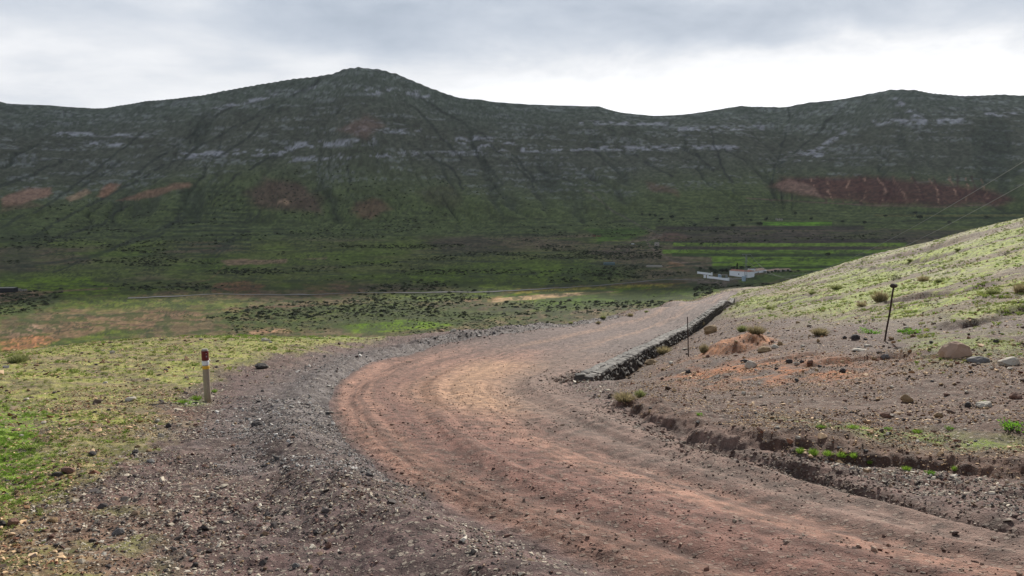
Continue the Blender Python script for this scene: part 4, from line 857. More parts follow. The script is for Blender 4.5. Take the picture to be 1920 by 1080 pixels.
for k in range(2): far_wall('far_face_stones', s_face, WW - .06, -.13 - .22 * k, fst, (.22, .22), M_face)
far_wall('far_cap_stones', s, .15, -.02, cst, (.3, .3), M_cap); far_wall('far_cap_stones', s, .38, -.02, cst, (.3, .3), M_cap)
print('wall', WL, s_face, s, nf, nc)

# ---- wooden marker post
M_wood = simple_mat('weathered_wood', (.33, .27, .21), .85, .55, 22, .01, stretch=(1, 1, .12)); M_maroon = simple_mat('maroon_paint', (.13, .012, .012), .45, .15, 20, 0, .4); M_white = simple_mat('white_paint', (.72, .74, .78), .5, .1, 20, 0, .4); M_yel = simple_mat('yellow_paint', (.75, .42, .04), .5, .15, 20, 0, .4); M_ctop = simple_mat('grey_wood_end', (.30, .28, .25), .9, .3, 30, .004)
pp = at(390, 754); dd = pp.y * CT - pp.z * ST; HP = 100 / FPX * dd * 1.01; RP = .5 * 12.2 / FPX * dd
post = empty('marker_post', pp, 'round wooden waymarker post with maroon, white and yellow bands at its top', 'post')
def lathe(prof, n=28, cap=True):
    bm = bmesh.new(); R = [[bm.verts.new((r * math.cos(2 * PI * k / n), r * math.sin(2 * PI * k / n), z)) for k in range(n)] for r, z in prof]
    for a, b in zip(R, R[1:]):
        for k in range(n): bm.faces.new((a[k], a[(k + 1) % n], b[(k + 1) % n], b[k]))
    if cap: bm.faces.new(R[0][::-1]); bm.faces.new(R[-1])
    return bm
link('wooden_shaft', bm_mesh('wooden_shaft', lathe([(RP * 1.02, -.15), (RP * 1.0, .2), (RP * .98, HP * .6), (RP * .97, HP - .045)]), M_wood, True), post)
link('post_top', bm_mesh('post_top', lathe([(RP * .99, HP - .045), (RP * .99, HP - .02), (RP * .80, HP - .002), (RP * .55, HP)]), M_ctop), post)
for nm_, z0, z1, mt_ in (('maroon_band', .69, .865, M_maroon), ('white_band', .60, .675, M_white), ('yellow_band', .525, .585, M_yel)):
    a, b = HP * (z0 + .10), HP * (z1 + .10); o = link(nm_, bm_mesh(nm_, lathe([(RP * 1.0, a), (RP * 1.06, a + .003), (RP * 1.06, b - .003), (RP * 1.0, b)]), mt_, False), post)
    if nm_ == 'maroon_band':
        bm = bmesh.new()
        for zz, wd in ((.84, .20), (.79, .30), (.775, .22)):
            zc = HP * (zz + .08)
            for k in range(6):
                a0 = -PI / 2 + .55 + k * wd / 6 * 1.5; r_ = RP * 1.065
                vs = [bm.verts.new((r_ * math.cos(a_), r_ * math.sin(a_), zc + h_)) for a_, h_ in ((a0, -.006), (a0 + wd / 9, -.006), (a0 + wd / 9, .006), (a0, .006))]; bm.faces.new(vs)
        link('white_marks', bm_mesh('white_marks', bm, M_white), post)
post.rotation_euler = (0, math.radians(-1.2), 0)

# ---- iron stakes
M_rust = simple_mat('rusted_iron', (.045, .026, .020), .8, .4, 30, .003); M_lump = simple_mat('rusty_lump', (.05, .035, .028), .9, .5, 14, .02)
def stake(b, tp, label, thick, lump=False):
    p = at(*b); dd = p.y * CT - p.z * ST; u, w, q = pdir(*tp); top = Vector((u / w * p.y, p.y, q / w * p.y)); e = empty('iron_stake', p, label, 'stake'); d = top - p; r = thick / FPX * dd / 2
    bm = bmesh.new(); pts = [(d.x * t_, .01 * math.sin(t_ * 9), d.z * t_) for t_ in np.linspace(-.1, 1, 10)]; tube(bm, pts, r, 8); link('rod', bm_mesh('rod', bm, M_rust, True), e)
    if lump:
        me_ = stone_mesh('stake_head', 77, 22, .62, M_lump, 1); o = link('stake_head', me_, e); k = 17 / FPX * dd; o.scale = (k, k, k * .95); o.location = d + Vector((0, 0, .02))
    return e
stake((1291, 668), (1289, 594), 'thin rusty upright stake on the dirt right of the low wall', 2.0)
stake((1659, 640), (1676, 537), 'tall leaning rusty stake with a dark lump on its tip on the right hillside', 3.4, True)

# ---- bushes and plants
def veg_mat(name, col, trans=.3, rnd=.15):
    m, nt, b, h = mat_new(name); ga = nt.nodes.new('ShaderNodeAttribute'); ga.attribute_name = 'shade'; oi = nt.nodes.new('ShaderNodeObjectInfo')
    f = h.math('MULTIPLY', h.math('ADD', .55, h.math('MULTIPLY', ga.outputs['Fac'], .9)), h.math('ADD', 1 - rnd, h.math('MULTIPLY', oi.outputs['Random'], 2 * rnd)))
    sc = nt.nodes.new('ShaderNodeVectorMath'); sc.operation = 'SCALE'; sc.inputs[0].default_value = col; nt.links.new(f, sc.inputs['Scale']); nt.links.new(sc.outputs[0], b.inputs['Base Color'])
    b.inputs['Roughness'].default_value = .8; b.inputs['Specular IOR Level'].default_value = .15; tr = nt.nodes.new('ShaderNodeBsdfTranslucent'); nt.links.new(sc.outputs[0], tr.inputs[0]); mx = nt.nodes.new('ShaderNodeMixShader'); mx.inputs[0].default_value = trans
    nt.links.new(b.outputs[0], mx.inputs[1]); nt.links.new(tr.outputs[0], mx.inputs[2]); nt.links.new(mx.outputs[0], [n_ for n_ in nt.nodes if n_.type == 'OUTPUT_MATERIAL'][0].inputs[0]); return m
def faces_mesh(name, V, F, shade, mat):
    me = bpy.data.meshes.new(name); me.from_pydata(V, [], F); me.update(); a = me.attributes.new('shade', 'FLOAT', 'POINT'); a.data.foreach_set('value', shade); me.materials.append(mat); return me
def bush_mesh(name, seed, nleaf, leaf, mat, kind='leaf', hgt=.7, narrow=1.0):
    """unit dome (radius .5) of many small leaves or twigs; kind 'twig' makes spiky upright sprays"""
    rs = random.Random(seed); V = []; F = []; Sh = []
    lobes = [(Vector((rs.uniform(-.28, .28), rs.uniform(-.28, .28), rs.uniform(.08, .30 * hgt / .7))), rs.uniform(.16, .27)) for _ in range(7)]
    for i in range(nleaf):
        if kind == 'leaf':
            c_, r_ = rs.choice(lobes); d = Vector((rs.gauss(0, 1), rs.gauss(0, 1), rs.gauss(0, 1))).normalized(); p = c_ + Vector((d.x * r_, d.y * r_, d.z * r_ * hgt)) * rs.uniform(.6, 1.08); p.z = max(p.z, .005); p.x *= narrow; p.y *= narrow
            a = Vector((rs.gauss(0, 1), rs.gauss(0, 1), rs.gauss(0, .7))).normalized() * leaf * rs.uniform(.6, 1.3); b = a.orthogonal().normalized() * leaf * rs.uniform(.35, .6); b.rotate(Matrix.Rotation(rs.uniform(0, 6), 3, a.normalized())); k = len(V); V += [p - a, p + b, p + a, p - b]; F.append((k, k + 1, k + 2, k + 3)); s_ = rs.random(); Sh += [s_] * 4
        else:
            th = rs.uniform(0, 6.28); q = rs.random() ** .6; root = Vector((math.cos(th), math.sin(th), 0)) * .22 * q; tip = Vector((math.cos(th) * .5 * q, math.sin(th) * .5 * q, hgt * rs.uniform(.55, 1) * math.sqrt(max(.05, 1 - (q * .85) ** 2)))); tip += Vector((rs.gauss(0, .05), rs.gauss(0, .05), 0)); mid = (root + tip) / 2 + Vector((0, 0, .05)); w_ = leaf * rs.uniform(.5, 1)
            sd__ = Vector((rs.gauss(0, 1), rs.gauss(0, 1), 0)).normalized() * w_; k = len(V); V += [root - sd__, root + sd__, mid + sd__, mid - sd__, tip]; F += [(k, k + 1, k + 2, k + 3), (k + 3, k + 2, k + 4)]; s_ = rs.random(); Sh += [s_] * 5
    return faces_mesh(name, [tuple(v) for v in V], F, Sh, mat)
VM = {'dark': veg_mat('dark_bush', (.10, .11, .05), .35), 'brown': veg_mat('dry_bush', (.30, .25, .14), .45), 'olive': veg_mat('olive_bush', (.25, .27, .11), .45), 'bright': veg_mat('bright_leaves', (.16, .33, .035), .4), 'blade': veg_mat('grass_blades', (.20, .32, .045), .45)}
BMESH = {'dark': [bush_mesh('foliage', 1 + i, 520, .026, VM['dark'], 'leaf', .7) for i in range(3)], 'brown': [bush_mesh('foliage', 11 + i, 420, .009, VM['brown'], 'twig', .55) for i in range(2)], 'olive': [bush_mesh('foliage', 21 + i, 420, .010, VM['olive'], 'twig', .6) for i in range(2)], 'bright': [bush_mesh('foliage', 31 + i, 260, .05, VM['bright'], 'leaf', .5) for i in range(2)], 'blade': [bush_mesh('foliage', 41 + i, 160, .012, VM['blade'], 'twig', .5) for i in range(2)]}
def stemmesh(mat):
    bm = bmesh.new()
    for k in range(6): a = k * 1.05; tube(bm, [(0, 0, -.05), (.08 * math.cos(a), .08 * math.sin(a), .12), (.26 * math.cos(a), .26 * math.sin(a), .30)], [.02, .014, .006], 5)
    return bm_mesh('stem', bm, mat)
M_twig = simple_mat('twig_bark', (.09, .07, .055)); STEM = stemmesh(M_twig)
def shrub(px_, py_, wp, hp, kind, label, group=None, cat='bush', name='bush', rmin=2.5):
    p = at(px_, py_, rmin); dd = p.y * CT - p.z * ST; e = empty(name, p, label, cat, group, random.uniform(0, 6.28)); w_ = wp / FPX * dd; h_ = hp / FPX * dd; me_ = random.choice(BMESH[kind]); zt = {'dark': .5, 'brown': .55, 'olive': .6, 'bright': .38, 'blade': .5}[kind]
    for nme, m_ in (('foliage', me_), ('stem', STEM)):
        o = link(nme, m_, e); o.scale = (w_, w_, h_ / zt) if nme == 'foliage' else (w_ * .8, w_ * .8, h_ * 1.2)
    return e
for a in ((1650, 566, 42, 26, 'brown', 'large dry brownish bush behind the tall leaning stake'), (1675, 526, 34, 16, 'dark', 'dark green bush above the large dry bush on the right slope'), (1537, 628, 46, 17, 'brown', 'round olive brown bush on the hillside left of the leaning stake'), (1418, 626, 50, 19, 'brown', 'dry twiggy bush above the red outcrop'), (1392, 622, 30, 16, 'olive', 'greenish bush just right of the ochre boulder'), (1312, 612, 22, 14, 'brown', 'tuft of dry grass against the low wall by the ochre boulder'),
          (1569, 543, 34, 12, 'olive', 'low olive bush in the middle of the right slope'), (1731, 528, 30, 14, 'brown', 'pale brown bush right of the dark green bush on the slope'), (1760, 530, 22, 10, 'olive', 'small bush touching the pale brown bush on the slope'), (1884, 478, 30, 9, 'dark', 'dark flat bush high on the right slope'), (1862, 552, 34, 14, 'olive', 'bright olive bush on the right slope near the frame edge'), (1912, 550, 34, 24, 'brown', 'dry bush at the right edge of the picture'), (1382, 575, 20, 9, 'dark', 'small dark bush near the far end of the low wall'), (1523, 552, 22, 9, 'olive', 'small green bush left of the low olive bush'), (1444, 580, 26, 8, 'olive', 'flat green bush on the slope above the ochre boulder'),
          (1615, 575, 26, 11, 'brown', 'low dry bush left of the large dry bush'), (1700, 598, 0, 0, '', ''), (1396, 550, 14, 9, 'dark', 'small dark bush at the top of the slope by the end of the road'), (1740, 475, 20, 6, 'dark', 'dark patch of bush near the skyline of the right slope'), (1795, 470, 16, 6, 'olive', 'little bush near the skyline right of the dark patch'), (1615, 505, 14, 5, 'dark', 'little dark bush close to the lower skyline of the slope'), (1706, 490, 16, 6, 'olive', 'little olive bush between the skyline and the dark green bush'),
          (34, 680, 54, 20, 'olive', 'wide dark olive bush at the left edge on the crest'), (12, 660, 20, 6, 'dark', 'small dark bush behind the wide olive bush at left'), (75, 683, 18, 6, 'dark', 'small dark bush right of the wide olive bush at left'), (1131, 598, 16, 8, 'olive', 'olive bush beyond the outer edge of the road'), (1122, 607, 15, 6, 'brown', 'dry bush in front of the olive bush at the outer road edge'), (1182, 593, 17, 7, 'brown', 'brown bush at the outer road edge right of the olive bush'), (1212, 586, 12, 5, 'olive', 'small bush farthest along the outer road edge'), (1070, 607, 12, 5, 'olive', 'small bush left of the dry bush at the outer road edge'),
          (1632, 626, 46, 12, 'bright', 'bright green leafy plant left of the base of the leaning stake'), (1704, 626, 44, 12, 'bright', 'bright green leafy plant right of the leaning stake'), (1895, 806, 56, 22, 'bright', 'bright green leafy weed at the right edge above the bank'), (1780, 806, 18, 9, 'bright', 'small leafy weed above the bank left of the bright weed'), (1311, 780, 16, 8, 'bright', 'tiny green rosette above the left end of the bank'), (1840, 758, 20, 9, 'bright', 'small leafy plant beside the long pale flat stone'), (1745, 888, 30, 9, 'bright', 'low leafy weed in the ditch at the foot of the bank'), (1665, 806, 16, 7, 'bright', 'small rosette above the middle of the bank'),
          (1500, 850, 24, 14, 'blade', 'grass tuft at the left end of the strip in the ditch'), (1525, 853, 30, 15, 'blade', 'second grass tuft of the strip in the ditch'), (1552, 855, 30, 13, 'blade', 'third grass tuft of the strip in the ditch'), (1578, 857, 30, 12, 'blade', 'fourth grass tuft of the strip in the ditch'), (1602, 859, 26, 13, 'blade', 'grass tuft at the right end of the strip in the ditch'), (1630, 872, 14, 9, 'blade', 'single small grass tuft right of the ditch strip'), (1700, 882, 26, 10, 'blade', 'grass tuft left of the low leafy weed in the ditch'), (1790, 884, 16, 13, 'blade', 'upright grass tuft right of the low leafy weed'), (1720, 812, 30, 9, 'blade', 'grass tuft on the top edge of the bank'), (1600, 803, 34, 8, 'blade', 'thin grass tuft on the middle of the bank edge'), (1540, 802, 30, 6, 'blade', 'thin grass tuft on the left part of the bank edge'),
          (340, 756, 34, 7, 'blade', 'short bright grass left of the wooden post'), (368, 750, 34, 11, 'blade', 'bright grass tuft touching the foot of the wooden post'), (402, 736, 16, 9, 'blade', 'small grass tuft behind the wooden post'), (1170, 752, 60, 20, 'brown', 'pale dry weeds at the near end of the low wall'), (1200, 745, 30, 18, 'olive', 'grey green weeds right of the near end of the low wall'), (1320, 662, 26, 22, 'brown', 'leafless dry twigs right of the thin stake'), (1245, 664, 40, 18, 'brown', 'dry brown twigs beside the channel left of the thin stake')):
    if a[2]:
        k_ = a[4]; cat_, nm_ = {'bright': ('plant', 'leafy_plant'), 'blade': ('grass tuft', 'grass_tuft')}.get(k_, ('bush', 'bush')); shrub(*a, cat=cat_, name=nm_)
# low grass and small herbs: stuff
M_gi = M_iveg
def tuft(seed, n=14):
    rs = random.Random(seed); V = []; F = []
    for i in range(n):
        th = rs.uniform(0, 6.28); l = rs.uniform(.5, 1); b = Vector((rs.uniform(-.3, .3), rs.uniform(-.3, .3), -.03)); t_ = b + Vector((math.cos(th) * .45 * l, math.sin(th) * .45 * l, .55 * l)); s_ = Vector((-math.sin(th), math.cos(th), 0)) * .055; k = len(V); V += [tuple(b - s_), tuple(b + s_), tuple((b + t_) / 2 + s_ * .9 + Vector((0, 0, .1))), tuple(t_)]; F.append((k, k + 1, k + 2, k + 3))
    me_ = bpy.data.meshes.new('grass'); me_.from_pydata(V, [], F); me_.materials.append(M_gi); return me_
CGR = hidden_coll('grass_blades', [tuft(i) for i in range(5)])
xs, ys, szs = [], [], []
for r0, r1, dens, s0, s1 in ((3.6, 12, 420, .025, .06), (9, 36, 60, .05, .12), (20, 110, 8, .10, .26)):
    n = int(.64 * (r1 ** 2 - r0 ** 2) * dens); x, y, r = sector(n, r0, r1); w = gsample(G_gr, x, y) * (.22 + .78 * gsample(G_lush, x, y)) * ss(.38, .58, fbm(x * 1.5, y * 1.5, 3, 305)) + gsample(G_green, x, y) * .5 * ss(.42, .6, fbm(x * .7, y * .7, 3, 306)) + gsample(G_bench, x, y) * .5 * ss(.45, .6, fbm(x * 2, y * 2, 2, 307))
    k = RS.rand(n) < w * 1.2; xs.append(x[k]); ys.append(y[k]); szs.append(RS.uniform(s0, s1, k.sum()))
x, y, sz = map(np.concatenate, (xs, ys, szs)); n = len(x); gc = lerp(c3(.20, .30, .05)[None], c3(.33, .33, .12)[None], RS.rand(n, 1)) * RS.uniform(.7, 1.15, (n, 1)); lsh = gsample(G_lush, x, y)[:, None]; gc = lerp(gc, c3(.17, .32, .035)[None] * RS.uniform(.7, 1.2, (n, 1)), lsh * .7)
scatter('grass', np.stack([x, y, gsample(Z, x, y)], 1), np.stack([x * 0, x * 0, RS.uniform(0, 6.28, n)], 1), np.stack([sz, sz, sz * .8], 1), gc, RS.randint(0, 5, n), CGR, 'short sparse grass and herbs on the sunlit slopes'); print('grass', n)

# ---- far scrub
def clump(seed, n=46):
    rs = random.Random(seed); V = []; F = []
    for i in range(n):
        d = Vector((rs.gauss(0, 1), rs.gauss(0, 1), abs(rs.gauss(0, 1)))).normalized(); p = Vector((d.x * .5, d.y * .5, d.z * .55)) * rs.uniform(.65, 1.05); a = Vector((rs.gauss(0, 1), rs.gauss(0, 1), rs.gauss(0, 1))).normalized() * .2; b = a.orthogonal().normalized() * .15; k = len(V); V += [tuple(p - a), tuple(p + b), tuple(p + a), tuple(p - b)]; F.append((k, k + 1, k + 2, k + 3))
    return V, F
def clump_mesh(name, seed, mat, n=46): V, F = clump(seed, n); me_ = bpy.data.meshes.new(name); me_.from_pydata(V, [], F); me_.materials.append(mat); return me_
M_sc = inst_mat('scrub_leaves', .2, .2); CSC = hidden_coll('scrub', [clump_mesh('scrub', i, M_sc) for i in range(4)])
xs, ys, ss_ = [], [], []
for r0, r1, n, s0, s1 in ((150, 520, 34000, .4, 1.5), (420, 950, 34000, .9, 3.2), (850, 1350, 12000, 1.2, 4.0)):
    x, y, r = sector(n, r0, r1); pxx, pyy = project(x, y, gsample(Z, x, y)); cl = fbm(x / 55, y / 55, 3, 311) + .12 * ((pyy > 565) & (pyy < 625) & (pxx > 380)) + .12 * ((pyy > 550) & (pxx < 110)) - .16 * ((pyy > 560) & (pxx < 430) & (pxx > 90)) - .3 * ((pxx > 1240) & (pyy > 455) & (pyy < 508)) - .3 * ((pyy > 530) & (pyy < 564) & (pxx > 920) & (pxx < 1300))
    cl = cl + .07 * ((r < 520) & (pxx > 420)) + .03 * (r < 520); k = RS.rand(n) < ss(.46, .68, cl) * .9; k &= ~((pxx < 130) & (pyy > 592)); k &= ~((np.abs(pxx - 1390) < 90) & (np.abs(pyy - 520) < 12)); xs.append(x[k]); ys.append(y[k]); ss_.append(s0 * (s1 / s0) ** (RS.rand(k.sum()) ** 1.5))
x, y, sz = map(np.concatenate, (xs, ys, ss_)); n = len(x); cc = lerp(c3(.028, .036, .017)[None], c3(.07, .085, .035)[None], RS.rand(n, 1) ** 1.5)
scatter('scrub', np.stack([x, y, gsample(Z, x, y) - .1], 1), np.stack([x * 0, x * 0, RS.uniform(0, 6.28, n)], 1), np.stack([sz, sz, sz * .6], 1), cc, RS.randint(0, 4, n), CSC, 'dark low scrub spread over the valley floor'); print('scrub', n)

# ---- farm
M_ww = simple_mat('whitewash', (.84, .86, .90), .8, .12, .6, 0); M_rf = simple_mat('terracotta_roof', (.48, .22, .15), .85, .3, .8, 0); M_rf2 = simple_mat('pale_tile_roof', (.50, .33, .24), .85, .3, .8, 0); M_gl = simple_mat('dark_opening', (.03, .035, .045), .3, .1, 1, 0, .5); M_gw = simple_mat('grey_wall', (.30, .28, .26), .9, .3, .5, 0); M_blu = simple_mat('pale_blue_metal', (.32, .42, .52), .5, .15, 2, 0, .4); M_gh = simple_mat('bluish_plastic', (.10, .15, .16), .7, .3, 1, 0); M_blk = simple_mat('shade_and_tyre_black', (.018, .018, .022), .9, .3, 1, 0); M_conc = simple_mat('weathered_block', (.36, .33, .29), .9, .3, .6, 0); M_adobe = simple_mat('red_adobe', (.16, .085, .06), .95, .4, .6, 0)
def fp(px_, py_, rmin=220): return at(px_, py_, rmin, 1800)
def house(name, A_, B_, depth, h_, wall_m, roof_m, label, cat='house', wins=3, door=True, slope=.9, roofflat=False, rmin=220, group=None):
    a = fp(*A_, rmin); b = fp(*B_, rmin); t = Vector((b.x - a.x, b.y - a.y, 0)); L_ = t.length; rz = math.atan2(t.y, t.x); zb = min(a.z, b.z) - .4
    e = empty(name, (a.x, a.y, zb), label, cat, group, rz); H_ = h_ + .4
    bm = bmesh.new(); box(bm, 0, L_, 0, depth, 0, H_); link('wall', bm_mesh('wall', bm, wall_m), e)
    if roof_m:
        bm = bmesh.new()
        if roofflat: box(bm, .25, L_ - .25, .25, depth - .25, H_ + .003, H_ + .12)
        else:
            o_ = .25; v = [bm.verts.new(p_) for p_ in ((-o_, -o_, H_ + .003), (L_ + o_, -o_, H_ + .003), (L_ + o_, depth + o_, H_ + .003), (-o_, depth + o_, H_ + .003), (-o_, depth / 2, H_ + slope), (L_ + o_, depth / 2, H_ + slope))]
            for f in ((0, 1, 5, 4), (2, 3, 4, 5), (0, 4, 3), (1, 2, 5), (0, 3, 2, 1)): bm.faces.new([v[i] for i in f])
        link('roof', bm_mesh('roof', bm, roof_m), e)
    bmw = bmesh.new(); box(bmw, -.45, .45, -.04, .1, 0, .9); wm = bm_mesh('window', bmw, M_gl)
    for k in range(wins): o = link('window', wm, e); o.location = (L_ * (k + .7) / (wins + .4), 0, H_ * .45)
    if door: bmd = bmesh.new(); box(bmd, -.5, .5, -.05, .1, 0, 2.2); o = link('door', bm_mesh('door', bmd, M_blu), e); o.location = (L_ * .88, 0, .35)
    return e
house('farmhouse', (1367.5, 516.5), (1403, 521), 7.5, 4.4, M_ww, M_rf, 'long white farmhouse with a low terracotta roof where the dirt road ends', 'house', 1, True, .9)
house('annex', (1404, 521), (1414.5, 518), 4, 2.6, M_ww, M_ww, 'small white annex against the right end of the long farmhouse', 'house', 1, False, .3, True)
house('outbuilding', (1407, 512.5), (1416, 512), 5, 3.3, M_ww, M_gw, 'small white outbuilding behind the annex with a dark doorway', 'building', 1, False, .4)
house('barn', (1415, 512.8), (1437, 511.0), 9, 2.3, M_ww, M_rf2, 'white barn with a broad salmon roof right of the farmhouse', 'building', 2, False, 1.2)
house('barn', (1441, 510.5), (1466, 509), 7, 1.6, M_conc, M_rf2, 'low barn with a pale roof behind the row of round shrubs', 'building', 1, False, .8)
house('barn', (1463, 508.5), (1483, 507.5), 6, 1.2, M_gw, M_rf2, 'lowest and farthest roof at the right end of the farm', 'building', 0, False, .6)
house('shed', (1346, 521), (1350.5, 521.4), 2, 2.6, M_blu, M_ww, 'little pale blue shed behind the white boundary wall', 'shed', 0, True, .2, True)
house('transformer_box', (1393.6, 527.5), (1398, 527.5), 2, 3.6, M_blu, M_ww, 'pale blue transformer box at the foot of the pylon', 'cabinet', 0, False, .2, True)
house('hut', (1227, 462), (1235, 462), 4, 4.6, M_conc, M_gw, 'small square whitewashed hut alone beside the valley track', 'hut', 1, False, .2, True)
house('shelter', (0 - 8, 549), (26, 548.5), 6, 3.0, M_blk, M_conc, 'dark open fronted shelter with a pale roof at the left edge of the valley', 'shelter', 0, False, .3, True)  # near-black wall colour carries the shade inside the open front
house('greenhouse', (1133, 497), (1153, 497), 5, 1.6, M_gh, M_gh, 'low bluish plastic covered tunnel in the valley left of the farm', 'greenhouse', 0, False, .8)
house('cistern', (1213, 501), (1242, 501), 5, 1.2, M_conc, M_gw, 'long low grey cistern beside the valley track', 'cistern', 0, False, .3, True)
def long_wall(pts, h_, label, mat=M_ww, piers=(), rmin=220):
    P = [fp(*p_, rmin) for p_ in pts]; e = empty('boundary_wall', P[0], label, 'wall')
    for a, b in zip(P, P[1:]):
        d = b - a; L_ = Vector((d.x, d.y)).length; rz = math.atan2(d.y, d.x); bm = bmesh.new(); vs = [bm.verts.new((x_, y_, z_ + (d.z if x_ > 0 else 0))) for x_ in (0, L_) for y_ in (-.15, .15) for z_ in (-.4, h_)]
        for f in ((0, 1, 3, 2), (4, 6, 7, 5), (0, 4, 5, 1), (2, 3, 7, 6), (0, 2, 6, 4), (1, 5, 7, 3)): bm.faces.new([vs[i] for i in f])
        o = link('wall_section', bm_mesh('wall_section', bm, mat), e); o.location = a - P[0]; o.rotation_euler = (0, 0, rz)
    for i in piers:
        bm = bmesh.new(); box(bm, -.5, .5, -.5, .5, -.4, h_ + .6); o = link('pier', bm_mesh('pier', bm, mat), e); o.location = P[i] - P[0]
    return e
long_wall([(1307.5, 513), (1334.5, 516.5)], 1.7, 'white boundary wall left of the farm, the farther one', M_ww, (1,)); long_wall([(1327, 521.5), (1366, 526.5)], 1.6, 'long white boundary wall in front of the farmhouse', M_ww, (0, 1)); long_wall([(1370, 525.5), (1394, 523)], 1.2, 'cream boundary wall between the long white wall and the transformer box', M_conc, (0,))
p = fp(1321.5, 521); bm = bmesh.new(); box(bm, -.7, .7, -.7, .7, -.4, 2.0); box(bm, -.85, .85, -.85, .85, 2.003, 2.25); o = link('gate_pier', bm_mesh('gate_pier', bm, M_ww), None, p); tag(o, 'single white gate pier at the left end of the front boundary wall', 'pier')
# pergola
p = fp(1358, 522.5); e = empty('pergola', p, 'small pergola behind the front boundary wall', 'pergola')
bmp = bmesh.new(); box(bmp, -.12, .12, -.12, .12, -.3, 2.6); pm_ = bm_mesh('pergola_post', bmp, M_blu)
for dx, dy in ((-2, 0), (2, 0), (-2, 3), (2, 3)): o = link('pergola_post', pm_, e); o.location = (dx, dy, 0)
bmp = bmesh.new(); [box(bmp, -2.4, 2.4, y_ - .1, y_ + .1, 2.603, 2.8) for y_ in (-.2, .6, 1.4, 2.2, 3.0)]; link('pergola_beams', bm_mesh('pergola_beams', bmp, M_conc), e)
# ruins
def ruin(x0, y0, x1, h_, label, mat, n, rmin=220):
    a = fp(x0, y0, rmin); b = fp(x1, y0, rmin); d = Vector((b.x - a.x, b.y - a.y, 0)); e = empty('ruin', a, label, 'ruin', None, math.atan2(d.y, d.x)); L_ = d.length
    for k in range(n):
        bm = bmesh.new(); hh = h_ * random.uniform(.6, 1.0); w0 = L_ * k / n; w1 = L_ * (k + .72) / n; vs = box(bm, w0, w1, 0, .6, -.5, hh); vs[5].co.z -= hh * .2; vs[7].co.z -= hh * .2; link('wall_fragment', bm_mesh('wall_fragment', bm, mat), e)
    bm = bmesh.new(); box(bm, 0, .6, .603, 5, -.5, h_ * .8); link('side_wall', bm_mesh('side_wall', bm, mat), e)
    bm = bmesh.new(); box(bm, L_ - .6, L_, .603, 5, -.5, h_ * .55); link('side_wall', bm_mesh('side_wall', bm, mat), e)
ruin(1457, 413.5, 1468, 5.5, 'roofless pale ruin standing above the far fields', M_conc, 3, 600); ruin(1112, 444, 1127, 3.4, 'reddish ruined walls beside the dark hedge in the valley', M_adobe, 2, 500)
ruin(30, 546, 44, 1.8, 'low pale ruined walls right of the dark shelter at left', M_gw, 2)
# vehicle by the track
p = fp(1187, 459); M_van = simple_mat('white_van_paint', (.62, .63, .62), .4, .05, 1, 0, .5); e = empty('van', p, 'tiny white van parked beside the valley track', 'van')
bm = bmesh.new(); vs = box(bm, -1.9, 1.9, -.9, .9, .4, 1.0); vs = box(bm, -1.9, 1.1, -.85, .85, 1.003, 1.7); bmesh.ops.bevel(bm, geom=bm.edges[:], offset=.1, segments=1, affect='EDGES'); link('body', bm_mesh('body', bm, M_van), e)
for dx, dy in ((-1.2, -.8), (1.2, -.8), (-1.2, .8), (1.2, .8)): bm = bmesh.new(); bmesh.ops.create_cone(bm, cap_ends=True, segments=12, radius1=.4, radius2=.4, depth=.25, matrix=Matrix.Rotation(PI / 2, 4, 'X')); o = link('wheel', bm_mesh('wheel', bm, M_blk), e); o.location = (dx, dy, .4)

# trees near the farm and in the fields
M_tl = {'dark': veg_mat('dark_tree_leaves', (.030, .042, .020), .2), 'green': veg_mat('olive_tree_leaves', (.045, .065, .026), .2)}; M_bark = simple_mat('bark', (.08, .06, .045))
def crown(seed, mat, shape='round', n=420):
    rs = random.Random(seed); V = []; F = []; Sh = []; lob = [(Vector((rs.uniform(-.25, .25), rs.uniform(-.25, .25), rs.uniform(.35, .75))), rs.uniform(.18, .28)) for _ in range(7)]
    for i in range(n):
        if shape == 'round': c_, r_ = rs.choice(lob); p_ = c_ + Vector((rs.gauss(0, 1), rs.gauss(0, 1), rs.gauss(0, 1))).normalized() * r_ * rs.uniform(.6, 1.1)
        else: z_ = rs.uniform(.08, 1); th = rs.uniform(0, 6.28); q = .12 * math.sqrt(max(0, 1 - z_ ** 3)) * rs.uniform(.6, 1.1); p_ = Vector((math.cos(th) * q, math.sin(th) * q, z_))
        l_ = .07 if shape == 'round' else .045; a = Vector((rs.gauss(0, 1), rs.gauss(0, 1), rs.gauss(0, 1))).normalized() * l_; b = a.orthogonal().normalized() * l_ * .7; k = len(V); V += [tuple(p_ - a), tuple(p_ + b), tuple(p_ + a), tuple(p_ - b)]; F.append((k, k + 1, k + 2, k + 3)); Sh += [rs.random()] * 4
    return faces_mesh('crown', V, F, Sh, mat)
CR = {'dark': [crown(i, M_tl['dark']) for i in range(2)], 'green': [crown(5 + i, M_tl['green']) for i in range(2)], 'cypress': [crown(9, M_tl['dark'], 'c')]}
bm = bmesh.new(); tube(bm, [(0, 0, -.1), (.02, 0, .25), (0, .01, .6)], [.05, .035, .015], 6)
for k in range(3): tube(bm, [(0, 0, .3), (.15 * math.cos(k * 2.1), .15 * math.sin(k * 2.1), .55)], [.02, .008], 5)
TRK = bm_mesh('trunk', bm, M_bark)
def tree(px_, py_, wp, hp, kind, label, group=None, rmin=220, name='tree'):
    p = fp(px_, py_, rmin); dd = p.y; e = empty(name, p, label, 'tree', group, random.uniform(0, 6)); w_ = wp / FPX * dd; h_ = hp / FPX * dd; o = link('crown', random.choice(CR[kind]), e); o.scale = (w_, w_, h_) if kind != 'cypress' else (h_, h_, h_); o = link('trunk', TRK, e); o.scale = (w_, w_, h_); return e
